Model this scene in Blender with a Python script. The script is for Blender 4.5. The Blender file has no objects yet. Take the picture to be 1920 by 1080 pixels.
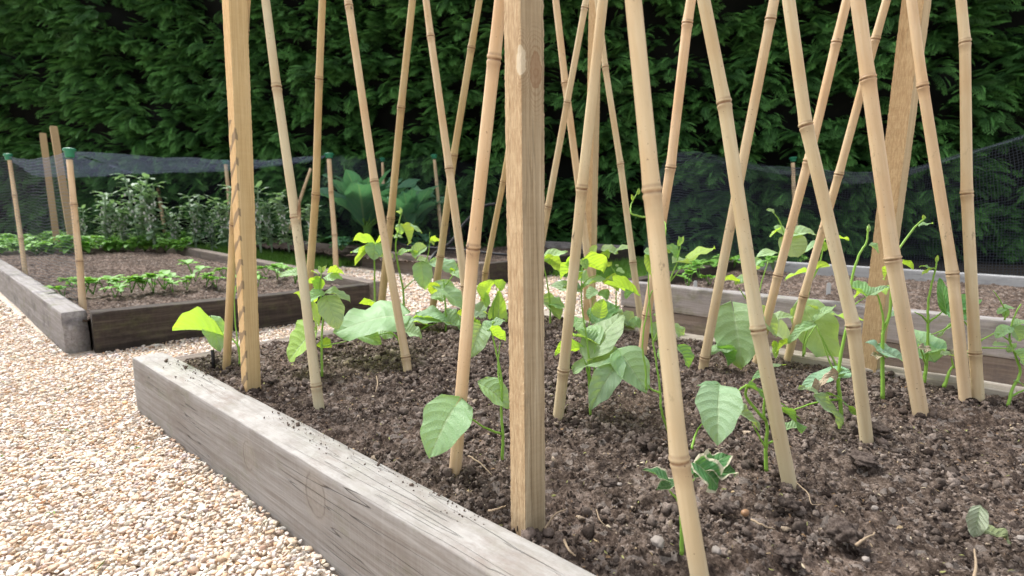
import bpy, math, random
import numpy as np
from mathutils import Vector, Matrix
rng = np.random.default_rng(7); random.seed(7)
SC = bpy.context.scene; COL = SC.collection

# ------------------------------------------------------------------ camera, sky, sun, exposure
PITCH = math.radians(8.46); FPX = 1042.0; CAMH = 0.5
cam = bpy.data.objects.new('camera', bpy.data.cameras.new('camera')); COL.objects.link(cam)
cam.location = (0, 0, CAMH); cam.rotation_euler = (math.pi/2 - PITCH, 0, 0)
cam.data.sensor_width = 36.0; cam.data.lens = 36.0*FPX/1920.0
cam.data.clip_start = 0.02; cam.data.clip_end = 500
cam.data.dof.use_dof = True; cam.data.dof.focus_distance = 1.15; cam.data.dof.aperture_fstop = 5.4
SC.camera = cam

SUN_EL, SUN_AZ = math.radians(56), math.radians(-48)      # azimuth from +Y towards +X
world = bpy.data.worlds.new('World'); SC.world = world; world.use_nodes = True
wn = world.node_tree; wn.nodes.clear()
sky = wn.nodes.new('ShaderNodeTexSky'); sky.sky_type = 'NISHITA'; sky.sun_disc = False
sky.sun_elevation = SUN_EL; sky.sun_rotation = SUN_AZ; sky.dust_density = 3.0; sky.ozone_density = 1.0
hs = wn.nodes.new('ShaderNodeHueSaturation'); hs.inputs['Saturation'].default_value = 0.22
bg = wn.nodes.new('ShaderNodeBackground'); bg.inputs['Strength'].default_value = 0.14
wo = wn.nodes.new('ShaderNodeOutputWorld')
wn.links.new(sky.outputs[0], hs.inputs['Color']); wn.links.new(hs.outputs[0], bg.inputs['Color']); wn.links.new(bg.outputs[0], wo.inputs['Surface'])
sl = bpy.data.lights.new('sun', 'SUN'); sl.energy = 2.0; sl.angle = math.radians(17); sl.color = (1.0, 0.985, 0.955)
so = bpy.data.objects.new('sun', sl); COL.objects.link(so)
sd = Vector((math.sin(SUN_AZ)*math.cos(SUN_EL), math.cos(SUN_AZ)*math.cos(SUN_EL), math.sin(SUN_EL)))
so.rotation_euler = sd.to_track_quat('Z', 'Y').to_euler(); so.location = (-4, 4, 8)
SC.view_settings.view_transform = 'Standard'; SC.view_settings.look = 'None'
SC.view_settings.exposure = 1.27; SC.view_settings.gamma = 1.0
SC.render.engine = 'CYCLES'
SC.cycles.max_bounces = 8; SC.cycles.transparent_max_bounces = 24

# ------------------------------------------------------------------ geometry helpers
CR = np.array([1., 0, 0]); CF = np.array([0, math.cos(PITCH), -math.sin(PITCH)]); CU = np.array([0, math.sin(PITCH), math.cos(PITCH)])
CC = np.array([0, 0, CAMH])
def ray(x, y): return CF + CR*(x-960)/FPX - CU*(y-540)/FPX
def gp(x, y, z=0.0):                       # where the sight line of a measured point meets the level z
    d = ray(x, y); return CC + d*((z-CAMH)/d[2])
def at(x, y, dep): return CC + ray(x, y)*dep
def dep(P): return float((np.asarray(P)-CC) @ CF)
def px(P):
    v = np.asarray(P)-CC; z = v @ CF
    return 960+FPX*(v @ CR)/z, 540-FPX*(v @ CU)/z, z
A1 = math.atan2(-1180, 1053.6)
E1 = np.array([math.sin(A1), math.cos(A1), 0]); E2 = np.array([math.cos(A1), -math.sin(A1), 0])
def W(v, u, z=0.0): return E2*v + E1*u + np.array([0, 0, z])      # garden grid: v across the beds, u along them

def hsh(ix, iy, k):
    n = (ix.astype(np.int64)*374761393 + iy.astype(np.int64)*668265263 + k*1442695041) & 0x7fffffff
    n = ((n ^ (n >> 13))*1274126177) & 0x7fffffff
    return ((n ^ (n >> 16)) & 0xffff)/65535.0
def vnoise(x, y, s, k=0):
    x = np.asarray(x)/s; y = np.asarray(y)/s
    ix = np.floor(x); iy = np.floor(y); fx = x-ix; fy = y-iy
    fx = fx*fx*(3-2*fx); fy = fy*fy*(3-2*fy)
    a = hsh(ix, iy, k); b = hsh(ix+1, iy, k); c = hsh(ix, iy+1, k); d = hsh(ix+1, iy+1, k)
    return (a*(1-fx)+b*fx)*(1-fy)+(c*(1-fx)+d*fx)*fy - 0.5
def crumbs(x, y, s, k, lo=0.35, hi=0.75):   # union of lumps on a jittered grid
    x = x/s; y = y/s; ix = np.floor(x); iy = np.floor(y); out = np.zeros_like(x)
    for dx in (-1, 0, 1):
        for dy in (-1, 0, 1):
            jx = ix+dx; jy = iy+dy
            cx = jx+hsh(jx, jy, k); cy = jy+hsh(jx, jy, k+1); r = lo+(hi-lo)*hsh(jx, jy, k+2)**2
            an = hsh(jx, jy, k+3)*3.14; ca = np.cos(an); sa = np.sin(an)
            ax = (x-cx)*ca+(y-cy)*sa; ay = (-(x-cx)*sa+(y-cy)*ca)*1.35
            out = np.maximum(out, np.sqrt(np.maximum(0, r*r-(ax*ax+ay*ay))))
    return out*s

def npmesh(name, V, F, smooth=True, uv=None, attrs=None):
    V = np.asarray(V, np.float32); me = bpy.data.meshes.new(name)
    if isinstance(F, list): cnt = np.array([len(f) for f in F], np.int32); idx = np.concatenate([np.asarray(f, np.int32) for f in F])
    else: F = np.asarray(F, np.int32); cnt = np.full(len(F), F.shape[1], np.int32); idx = F.ravel()
    me.vertices.add(len(V)); me.vertices.foreach_set('co', V.ravel())
    me.loops.add(len(idx)); me.loops.foreach_set('vertex_index', idx)
    me.polygons.add(len(cnt)); me.polygons.foreach_set('loop_start', np.concatenate([[0], np.cumsum(cnt)[:-1]]).astype(np.int32))
    if uv is not None:
        l = me.uv_layers.new(name='UVMap'); l.data.foreach_set('uv', np.asarray(uv, np.float32)[idx].ravel())
    me.update(calc_edges=True)
    me.polygons.foreach_set('use_smooth', np.full(len(cnt), bool(smooth)))
    for k, a in (attrs or {}).items():
        a = np.asarray(a, np.float32)
        if a.ndim == 1: at_ = me.attributes.new(k, 'FLOAT', 'POINT'); at_.data.foreach_set('value', a)
        else:
            at_ = me.attributes.new(k, 'FLOAT_COLOR', 'POINT'); at_.data.foreach_set('color', np.hstack([a, np.ones((len(a), 1), np.float32)]).ravel().astype(np.float32))
    return me
def link(name, me, mat, parent=None, loc=None):
    o = bpy.data.objects.new(name, me); COL.objects.link(o)
    if mat and not me.materials: me.materials.append(mat)
    if parent: o.parent = parent
    if loc is not None: o.location = loc
    return o
def tag(o, label=None, cat=None, group=None, kind=None):
    if label: o['label'] = label
    if cat: o['category'] = cat
    if group: o['group'] = group
    if kind: o['kind'] = kind
    return o
def empty(name, loc, label=None, cat=None, group=None, rz=0.0):
    o = bpy.data.objects.new(name, None); COL.objects.link(o); o.location = loc; o.rotation_euler = (0, 0, rz); o.empty_display_size = .05
    return tag(o, label, cat, group)
class MB:
    def __init__(s): s.V = []; s.F = []; s.UV = []; s.n = 0; s.A = []
    def add(s, V, F, UV=None, A=None):
        V = np.asarray(V, float); s.V.append(V); s.F += [[i+s.n for i in f] for f in F]
        s.UV.append(np.zeros((len(V), 2)) if UV is None else np.asarray(UV)); s.A.append(np.zeros(len(V)) if A is None else np.asarray(A)); s.n += len(V)
    def mesh(s, name, off=None, smooth=True, attr=None):
        V = np.vstack(s.V)
        if off is not None: V = V-np.asarray(off)
        return npmesh(name, V, s.F, smooth, np.vstack(s.UV), {attr: np.concatenate(s.A)} if attr else None)
def smooth_path(P, n):
    P = np.asarray(P, float)
    if len(P) == 2: t = np.linspace(0, 1, n)[:, None]; return P[0]*(1-t)+P[1]*t
    Q = np.vstack([2*P[0]-P[1], P, 2*P[-1]-P[-2]]); out = []
    for s in np.linspace(0, len(P)-1-1e-6, n):
        i = int(s); t = s-i; p0, p1, p2, p3 = Q[i:i+4]
        out.append(.5*((2*p1)+(-p0+p2)*t+(2*p0-5*p1+4*p2-p3)*t*t+(-p0+3*p1-3*p2+p3)*t**3))
    return np.array(out)
def tube(mb, P, r, sides=7, A=None, cap=True):
    P = np.asarray(P, float); n = len(P); r = np.broadcast_to(np.asarray(r, float), (n,))
    T = np.gradient(P, axis=0); T /= np.linalg.norm(T, axis=1)[:, None]+1e-12
    ref = np.array([1, 0, 0.]) if abs(T[0][0]) < .8 else np.array([0, 1, 0.])
    N = np.cross(T[0], ref); N /= np.linalg.norm(N); V = []; UV = []; AA = []
    L = np.concatenate([[0], np.cumsum(np.linalg.norm(np.diff(P, axis=0), axis=1))])
    an = np.linspace(0, 2*math.pi, sides, endpoint=False)
    for i in range(n):
        N = N-T[i]*(N @ T[i]); N /= np.linalg.norm(N)+1e-12; B = np.cross(T[i], N)
        V.append(P[i]+r[i]*(np.cos(an)[:, None]*N+np.sin(an)[:, None]*B)); UV.append(np.stack([an/6.283, np.full(sides, L[i])], 1)); AA.append(np.full(sides, A[i] if A is not None else 0))
    F = [[i*sides+j, i*sides+(j+1) % sides, (i+1)*sides+(j+1) % sides, (i+1)*sides+j] for i in range(n-1) for j in range(sides)]
    if cap: F += [list(range(sides))[::-1], [(n-1)*sides+j for j in range(sides)]]
    mb.add(np.vstack(V), F, np.vstack(UV), np.concatenate(AA))

# ------------------------------------------------------------------ materials
def mat(name):
    m = bpy.data.materials.new(name); m.use_nodes = True; nt = m.node_tree; nt.nodes.clear()
    o = nt.nodes.new('ShaderNodeOutputMaterial'); p = nt.nodes.new('ShaderNodeBsdfPrincipled'); nt.links.new(p.outputs[0], o.inputs[0])
    p.inputs['Roughness'].default_value = .8; p.inputs['Specular IOR Level'].default_value = .3
    return m, nt, p, o
class NT:
    def __init__(s, nt): s.nt = nt
    def n(s, t, **kw):
        x = s.nt.nodes.new('ShaderNode'+t)
        for k, v in kw.items(): setattr(x, k, v)
        return x
    def set(s, sock, v):
        if isinstance(v, bpy.types.NodeSocket): s.nt.links.new(v, sock)
        else: sock.default_value = v
    def coord(s, out='Object', scale=(1, 1, 1), loc=(0, 0, 0)):
        c = s.n('TexCoord'); m = s.n('Mapping'); s.nt.links.new(c.outputs[out], m.inputs[0]); m.inputs['Scale'].default_value = scale; m.inputs['Location'].default_value = loc
        return m.outputs[0]
    def noise(s, vec, scale=5, detail=4, rough=.55, dist=0):
        x = s.n('TexNoise'); s.nt.links.new(vec, x.inputs['Vector']); x.inputs['Scale'].default_value = scale; x.inputs['Detail'].default_value = detail
        x.inputs['Roughness'].default_value = rough; x.inputs['Distortion'].default_value = dist; return x.outputs['Fac']
    def voro(s, vec, scale, feature='F1', out='Distance'):
        x = s.n('TexVoronoi', feature=feature); s.nt.links.new(vec, x.inputs['Vector']); x.inputs['Scale'].default_value = scale; return x.outputs[out]
    def ramp(s, fac, stops, interp='LINEAR'):
        r = s.n('ValToRGB'); s.set(r.inputs[0], fac); e = r.color_ramp.elements; r.color_ramp.interpolation = interp
        while len(e) < len(stops): e.new(.5)
        for i, (p, c) in enumerate(stops):
            e[i].position = p; e[i].color = (c, c, c, 1) if isinstance(c, (int, float)) else (*c, 1)
        return r.outputs[0]
    def mix(s, fac, a, b, mode='MIX'):
        m = s.n('Mix', data_type='RGBA', blend_type=mode); s.set(m.inputs[0], fac)
        s.set(m.inputs[6], a if isinstance(a, bpy.types.NodeSocket) else (*a, 1)); s.set(m.inputs[7], b if isinstance(b, bpy.types.NodeSocket) else (*b, 1)); return m.outputs[2]
    def math(s, op, a, b=0.0, c=None, clamp=False):
        m = s.n('Math', operation=op, use_clamp=clamp); s.set(m.inputs[0], a); s.set(m.inputs[1], b)
        if c is not None: s.set(m.inputs[2], c)
        return m.outputs[0]
    def bump(s, h, strength=.5, dist=.002, nrm=None):
        b = s.n('Bump'); s.set(b.inputs['Height'], h); b.inputs['Strength'].default_value = strength; b.inputs['Distance'].default_value = dist
        if nrm: s.nt.links.new(nrm, b.inputs['Normal'])
        return b.outputs[0]
    def rnd(s): return s.n('ObjectInfo').outputs['Random']

def wood_mat(name, c_dark, c_mid, c_light, stain=None, moss=.0, gs=1.0, crack=.6):
    m, nt, p, o = mat(name); N = NT(nt)
    oi = N.n('ObjectInfo'); cv = N.n('TexCoord'); ad = N.n('VectorMath', operation='ADD'); sc = N.n('VectorMath', operation='SCALE')
    cb = N.n('CombineXYZ'); nt.links.new(oi.outputs['Random'], cb.inputs[0]); nt.links.new(oi.outputs['Random'], cb.inputs[1]); nt.links.new(cb.outputs[0], sc.inputs[0]); sc.inputs['Scale'].default_value = 37
    nt.links.new(cv.outputs['Object'], ad.inputs[0]); nt.links.new(sc.outputs[0], ad.inputs[1])
    def mp(s):
        q = N.n('Mapping'); nt.links.new(ad.outputs[0], q.inputs[0]); q.inputs['Scale'].default_value = s; return q.outputs[0]
    fine = N.noise(mp((6*gs, 260*gs, 260*gs)), 1, 4, .6)
    grain = N.noise(mp((2.2*gs, 60*gs, 60*gs)), 1, 5, .62, .5)
    blot = N.noise(mp((3, 8, 8)), 1, 4, .6)
    saw = N.noise(mp((170, 6, 6)), 1, 2, .5)
    c = N.ramp(grain, [(.28, c_dark), (.5, c_mid), (.72, c_light)])
    c = N.mix(N.ramp(blot, [(.35, .0), (.7, .55)]), c, N.mix(.5, c, c_dark))
    c = N.mix(N.math('MULTIPLY', N.ramp(fine, [(.52, 0.), (.66, 1.)]), .5), c, c_dark)
    c = N.mix(N.math('MULTIPLY', N.ramp(saw, [(.4, 0.), (.7, 1.)]), .16), c, c_light)
    if stain: c = N.mix(N.ramp(N.noise(mp((5, 5, 9)), 1, 5, .7), [(.52, 0.), (.66, .8)]), c, stain)
    if moss:
        c = N.mix(N.math('MULTIPLY', N.ramp(N.noise(mp((9, 14, 14)), 1, 6, .75), [(.5, 0.), (.68, 1.)]), moss), c, (.13, .14, .05))
    cr = N.ramp(N.noise(mp((1.6, 40, 40)), 1, 2, .5, .4), [(.490, 0.), (.4985, 1.), (.5015, 1.), (.510, 0.)])
    crm = N.math('MULTIPLY', cr, N.ramp(N.noise(mp((1.7, 3, 3)), 1.3, 2), [(.5, 0.), (.62, crack)]))
    c = N.mix(crm, c, tuple(x*.28 for x in c_dark))
    nt.links.new(c, p.inputs['Base Color']); p.inputs['Roughness'].default_value = .86
    h = N.math('ADD', N.math('MULTIPLY', grain, .6), N.math('MULTIPLY', fine, .5)); h = N.math('ADD', h, N.math('MULTIPLY', saw, .35)); h = N.math('SUBTRACT', h, N.math('MULTIPLY', crm, 2.0))
    nt.links.new(N.bump(h, .8, .002), p.inputs['Normal'])
    return m, N, c, p, ad.outputs[0]
M_SLEEP, *_ = wood_mat('weathered_sleeper', (.20, .165, .13), (.33, .285, .235), (.46, .42, .365), stain=(.22, .185, .15), moss=.3)
M_SLEEPG, *_ = wood_mat('grey_sleeper', (.17, .15, .14), (.27, .25, .24), (.36, .345, .34), stain=(.12, .11, .115), moss=.5)
M_SLEEPD, *_ = wood_mat('dark_sleeper', (.022, .018, .016), (.05, .038, .03), (.10, .08, .065), stain=(.018, .014, .012), moss=.25)
M_SLEEPM, *_ = wood_mat('mid_sleeper', (.10, .075, .06), (.18, .145, .12), (.27, .23, .20), stain=(.10, .085, .08), moss=.3)
M_SLEEPC, *_ = wood_mat('concrete_grey_board', (.30, .30, .30), (.38, .38, .38), (.47, .47, .47), stain=(.27, .27, .27))

def post_mat(name, c_dark, c_mid, c_light, knot=None, marks=False):
    m, N, c, p, vec = wood_mat(name, c_dark, c_mid, c_light, gs=1.9, crack=.35)
    nt = m.node_tree
    sp = N.n('SeparateXYZ'); cc = N.n('TexCoord'); nt.links.new(cc.outputs['Object'], sp.inputs[0])
    ge = N.n('TexCoord'); sn = N.n('SeparateXYZ'); nt.links.new(ge.outputs['Normal'], sn.inputs[0]); fl_ = N.math('GREATER_THAN', N.math('ABSOLUTE', sn.outputs[1]), .7)
    rg = N.ramp(N.noise(N.coord('Object', (45, 260, 260)), 1, 5, .75), [(.4, 0.), (.62, 1.)])
    c = N.mix(N.math('MULTIPLY', fl_, .75), c, N.mix(rg, tuple(x*a for x, a in zip(c_mid, (.95, .76, .6))), tuple(x*a for x, a in zip(c_light, (1.15, 1., .84)))))
    ln = N.ramp(N.noise(N.coord('Object', (3, 420, 420)), 1, 2, .5), [(.42, .0), (.6, 1.)]); c = N.mix(N.math('MULTIPLY', N.math('SUBTRACT', 1.0, fl_), N.math('MULTIPLY', ln, .5)), c, c_dark)
    if knot:     # (x along the post, half length, colour): a knot wrapping the edge with darker swirl round it
        for kx, ky, kz, rx, ry, rz, col, st in knot:
            d = N.math('POWER', N.math('DIVIDE', N.math('SUBTRACT', sp.outputs[0], kx), rx), 2)
            d = N.math('ADD', d, N.math('POWER', N.math('DIVIDE', N.math('SUBTRACT', sp.outputs[1], ky), ry), 2))
            d = N.math('ADD', d, N.math('POWER', N.math('DIVIDE', N.math('SUBTRACT', sp.outputs[2], kz), rz), 2))
            d = N.math('ADD', d, N.math('MULTIPLY', N.noise(N.coord('Object'), 45, 5, .7), 1.1))
            rg2 = N.math('SINE', N.math('MULTIPLY', d, 16.)); c = N.mix(N.math('MULTIPLY', N.ramp(rg2, [(.3, 0.), (.9, .5)]), N.ramp(N.math('MULTIPLY', d, .2), [(.2, 1.), (.85, 0.)])), c, (.20, .12, .065))
            c = N.mix(N.math('MULTIPLY', N.ramp(d, [(.0, 1.), (.95, 1.), (1., 0.)]), st), c, col)
    if marks:
        wv = N.math('FRACT', N.math('ADD', N.math('MULTIPLY', sp.outputs[0], 15.5), N.math('ADD', N.math('MULTIPLY', sp.outputs[1], 16), N.math('MULTIPLY', sp.outputs[2], 16))))
        mk = N.ramp(N.math('ADD', wv, N.math('MULTIPLY', N.math('SUBTRACT', N.noise(N.coord('Object'), 22, 4), .5), 1.0)), [(.14, 1.), (.26, 1.), (.36, 0.), (.9, 0.)])
        side = N.math('LESS_THAN', sp.outputs[1], N.math('MULTIPLY_ADD', N.noise(N.coord('Object'), 30, 2), .006, -.0185))
        lim = N.math('MULTIPLY', N.math('LESS_THAN', sp.outputs[0], .80), N.math('GREATER_THAN', sp.outputs[0], .02))
        c = N.mix(N.math('MULTIPLY', N.math('MULTIPLY', mk, .62), N.math('MULTIPLY', side, lim)), c, (.09, .075, .065))
    nt.links.new(c, p.inputs['Base Color']); return m

def cane_mat(name, base, pale):
    m, nt, p, o = mat(name); N = NT(nt)
    oi = N.n('ObjectInfo'); v = N.coord('Object', (1, 1, 1)); vs = N.coord('Object', (90, 90, 5))
    c = N.mix(N.ramp(N.noise(vs, 1, 3), [(.35, 0.), (.7, 1.)]), base, pale)
    c = N.mix(N.ramp(N.noise(N.coord('Object', (3, 3, 3)), 1.3, 3), [(.4, 0.), (.65, .55)]), c, tuple(a*b for a, b in zip(base, (.86, .66, .5))))
    tint = N.mix(oi.outputs['Random'], (1.08, .98, .91), (.87, .92, .87)); c = N.mix(N.math('MULTIPLY', N.ramp(N.noise(N.coord('Object', (14, 14, 2.2)), 1, 5, .7), [(.5, 0.), (.7, 1.)]), .5), c, (.44, .40, .31)); c = N.mix(1.0, c, tint, 'MULTIPLY')
    at_ = N.n('Attribute', attribute_name='nd')
    nd = at_.outputs['Fac']
    c = N.mix(N.math('MULTIPLY', N.ramp(nd, [(.1, 0.), (.9, 1.)]), N.ramp(N.noise(v, 60, 4), [(.3, .55), (.6, 1.)])), c, (.20, .11, .055))
    sm = N.math('MULTIPLY', N.ramp(N.noise(N.coord('Object', (1, 1, .4)), 110, 5, .7), [(.57, 0.), (.66, 1.)]), N.ramp(N.noise(v, 7, 3), [(.53, 0.), (.64, 1.)]))
    c = N.mix(N.math('MULTIPLY', sm, .75), c, (.06, .045, .035))
    dot = N.ramp(N.noise(v, 230, 2), [(.70, 0.), (.75, .8)]); c = N.mix(dot, c, (.12, .07, .04))
    nt.links.new(c, p.inputs['Base Color']); p.inputs['Roughness'].default_value = .52; p.inputs['Specular IOR Level'].default_value = .3
    nt.links.new(N.bump(N.math('ADD', N.noise(vs, 1, 4), N.math('MULTIPLY', N.noise(v, 90, 3), .5)), .2, .0015), p.inputs['Normal'])
    return m
M_CANE = cane_mat('bamboo_tan', (.57, .45, .29), (.67, .555, .39))
M_CANEG = cane_mat('bamboo_pale', (.52, .47, .33), (.60, .55, .41))
M_CANEO = cane_mat('bamboo_olive', (.44, .345, .18), (.54, .43, .25))

def leaf_mat(name, top, trans, edge=None, dull=False):
    m, nt, p, o = mat(name); N = NT(nt)
    oi = N.n('ObjectInfo'); tc = N.n('TexCoord'); sp = N.n('SeparateXYZ'); nt.links.new(tc.outputs['UV'], sp.inputs[0])
    au = N.math('ABSOLUTE', sp.outputs[0]); vv = sp.outputs[1]
    fr = N.math('FRACT', N.math('MULTIPLY', N.math('SUBTRACT', vv, N.math('MULTIPLY', au, .30)), 6.5))
    vein = N.math('SUBTRACT', 1.0, N.math('MULTIPLY', N.math('ABSOLUTE', N.math('SUBTRACT', fr, .5)), 2.0))
    side = N.ramp(vein, [(.0, 0.), (.86, 0.), (.97, 1.)])
    rib = N.ramp(au, [(.0, 1.), (.035, 1.), (.08, 0.)])
    ve = N.math('MAXIMUM', N.math('MULTIPLY', side, .55), rib)
    nz = N.noise(N.coord('Object', (1, 1, 1)), 70, 4)
    t = N.mix(1.0, top, oi.outputs['Color'], 'MULTIPLY')
    t = N.mix(N.ramp(nz, [(.35, 0.), (.7, .28)]), t, N.mix(1.0, t, (.72, .82, .66), 'MULTIPLY'))
    t = N.mix(N.math('MULTIPLY', ve, .5), t, (.46, .60, .34))
    tr = N.mix(1.0, trans, oi.outputs['Color'], 'MULTIPLY'); tr = N.mix(N.math('MULTIPLY', ve, .3), tr, (.25, .36, .08))
    if edge:
        en = N.math('ADD', au, N.math('MULTIPLY', N.math('SUBTRACT', N.noise(N.coord('Object'), 45, 4), .5), .7))
        em = N.ramp(en, [(.74, 0.), (.86, 1.)]); t = N.mix(em, t, edge); tr = N.mix(em, tr, edge)
    quilt = N.math('SUBTRACT', N.math('MULTIPLY', N.math('SINE', N.math('MULTIPLY', fr, 3.14159)), -.9), N.math('MULTIPLY', rib, .8))
    cells = N.voro(N.coord('UV', (7, 14, 1)), 1.6, 'DISTANCE_TO_EDGE')
    bp = N.bump(N.math('ADD', N.math('ADD', quilt, N.math('MULTIPLY', nz, .8)), N.math('MULTIPLY', cells, .9)), .85, .0016)
    nt.links.new(t, p.inputs['Base Color']); nt.links.new(bp, p.inputs['Normal']); p.inputs['Roughness'].default_value = .5; p.inputs['Specular IOR Level'].default_value = .42
    tl = N.n('BsdfTranslucent'); nt.links.new(tr, tl.inputs['Color']); nt.links.new(bp, tl.inputs['Normal'])
    mx = N.n('MixShader'); mx.inputs[0].default_value = .2 if dull else .42
    nt.links.new(p.outputs[0], mx.inputs[1]); nt.links.new(tl.outputs[0], mx.inputs[2]); nt.links.new(mx.outputs[0], o.inputs[0])
    return m
M_LEAF = leaf_mat('bean_leaf', (.29, .465, .235), (.46, .70, .07))
M_LEAFV = leaf_mat('scorched_leaf', (.07, .21, .07), (.16, .34, .05), edge=(.62, .58, .42))
M_DRY = leaf_mat('dry_leaf', (.42, .36, .25), (.2, .17, .1), dull=True)
M_SILV = leaf_mat('silvery_leaf', (.34, .40, .28), (.12, .16, .06), edge=(.60, .62, .56), dull=True)
def green_mat(name, a, b, tr, rough=.55, tf=.3, hot=(1.5, 1.5, 1.5)):
    m, nt, p, o = mat(name); N = NT(nt); oi = N.n('ObjectInfo')
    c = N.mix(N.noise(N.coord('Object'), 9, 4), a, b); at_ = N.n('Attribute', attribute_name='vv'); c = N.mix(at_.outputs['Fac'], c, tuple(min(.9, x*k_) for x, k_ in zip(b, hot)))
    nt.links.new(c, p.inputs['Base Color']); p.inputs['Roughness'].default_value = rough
    tl = N.n('BsdfTranslucent'); tl.inputs['Color'].default_value = (*tr, 1); mx = N.n('MixShader'); mx.inputs[0].default_value = tf
    nt.links.new(p.outputs[0], mx.inputs[1]); nt.links.new(tl.outputs[0], mx.inputs[2]); nt.links.new(mx.outputs[0], o.inputs[0]); return m
M_STEM = green_mat('bean_stem', (.20, .40, .05), (.30, .50, .09), (.2, .4, .03), .45, .15)
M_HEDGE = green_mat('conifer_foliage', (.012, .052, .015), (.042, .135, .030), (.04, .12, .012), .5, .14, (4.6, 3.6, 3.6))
M_BROAD = green_mat('broad_bean_leaf', (.28, .40, .25), (.40, .50, .38), (.25, .45, .12), .5, .35)
M_LOW = green_mat('young_crop_leaf', (.16, .37, .07), (.24, .48, .10), (.25, .5, .05), .5, .35)
M_CAB = leaf_mat('cabbage_leaf', (.11, .29, .16), (.13, .36, .12))
M_GRASS = green_mat('grass_blades', (.08, .19, .03), (.14, .28, .05), (.14, .3, .03), .6, .3)
M_FLOWER, _, _p, _ = mat('white_flower'); _p.inputs['Base Color'].default_value = (.68, .68, .66, 1)

M_SOIL, nt, p, o = mat('garden_soil'); N = NT(nt)
v = N.coord('Object'); n1 = N.noise(v, 150, 6, .7); n2 = N.noise(v, 28, 5, .65); n3 = N.noise(v, 3.2, 3)
c = N.ramp(N.math('ADD', N.math('MULTIPLY', n1, .5), N.math('MULTIPLY', n2, .5)), [(.40, (.026, .018, .014)), (.5, (.098, .072, .056)), (.61, (.235, .186, .154))])
c = N.mix(N.ramp(n3, [(.4, 0.), (.62, .6)]), c, N.mix(1.0, c, (1.55, 1.5, 1.5), 'MULTIPLY'))
vc = N.voro(v, 75, out='Color'); sx = N.n('SeparateColor'); nt.links.new(vc, sx.inputs[0])
c = N.mix(N.math('MULTIPLY', N.math('GREATER_THAN', sx.outputs[0], .90), .55), c, (.27, .235, .21))
c = N.mix(N.math('MULTIPLY', N.math('GREATER_THAN', sx.outputs[1], .84), .6), c, (.03, .022, .02))
nt.links.new(c, p.inputs['Base Color']); p.inputs['Roughness'].default_value = .95; p.inputs['Specular IOR Level'].default_value = .12
nt.links.new(N.bump(N.math('ADD', N.noise(v, 420, 5, .7), N.math('MULTIPLY', N.noise(v, 120, 5, .7), 1.4)), .9, .004), p.inputs['Normal'])
M_CLOD, nt, p, o = mat('soil_clod'); N = NT(nt)
v = N.coord('Object'); at_ = N.n('Attribute', attribute_name='col')
c = N.mix(1.0, at_.outputs['Color'], N.ramp(N.noise(v, 260, 5, .7), [(.3, .6), (.7, 1.5)]), 'MULTIPLY'); nt.links.new(c, p.inputs['Base Color']); p.inputs['Roughness'].default_value = .95; p.inputs['Specular IOR Level'].default_value = .12
nt.links.new(N.bump(N.noise(v, 330, 5, .75), .8, .003), p.inputs['Normal'])
M_PEB, nt, p, o = mat('pea_gravel'); N = NT(nt)
v = N.coord('Object'); at_ = N.n('Attribute', attribute_name='col')
c = N.mix(1.0, at_.outputs['Color'], N.ramp(N.noise(v, 120, 4, .6), [(.3, .84), (.7, 1.1)]), 'MULTIPLY'); nt.links.new(c, p.inputs['Base Color']); p.inputs['Roughness'].default_value = .62
nt.links.new(N.bump(N.noise(v, 300, 4), .25, .0015), p.inputs['Normal'])
M_GBASE, nt, p, o = mat('gravel_ground'); N = NT(nt)
v = N.coord('Object'); vc = N.voro(v, 70, out='Color'); vd = N.voro(v, 70)
sx = N.n('SeparateColor'); nt.links.new(vc, sx.inputs[0])
c = N.ramp(sx.outputs[0], [(.0, (.44, .33, .23)), (.3, (.58, .46, .35)), (.7, (.68, .60, .50)), (1., (.5, .46, .42))])
nt.links.new(c, p.inputs['Base Color']); nt.links.new(N.bump(N.math('MULTIPLY', vd, -1), 1., .008), p.inputs['Normal'])
M_LAWN, nt, p, o = mat('lawn'); N = NT(nt); nt.links.new(N.ramp(N.noise(N.coord('Object'), 12, 5), [(.3, (.035, .06, .02)), (.7, (.09, .15, .04))]), p.inputs['Base Color'])
def plain(name, c, rough=.6):
    m, nt, p, o = mat(name); N = NT(nt); nt.links.new(N.mix(N.noise(N.coord('Object'), 60, 4), c, tuple(x*.72 for x in c)), p.inputs['Base Color']); p.inputs['Roughness'].default_value = rough; return m
M_CAP = plain('green_plastic', (.03, .22, .12), .4); M_BLACK = plain('black_plastic', (.02, .02, .022), .5); M_WHITE = plain('white_plastic', (.72, .72, .70), .4)
M_STICK = plain('garden_stake_wood', (.42, .30, .16), .8); M_NUT = plain('nut_shell', (.30, .17, .09), .45); M_TWIG = plain('dry_twig', (.36, .27, .18), .8); M_STONE = plain('stone', (.30, .26, .23), .7)
M_SHADED_LITTER = plain('shaded_litter', (.035, .026, .018), .95); M_HEDGE_SHADE = plain('hedge_shade', (.0015, .003, .0015), .95)

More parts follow.
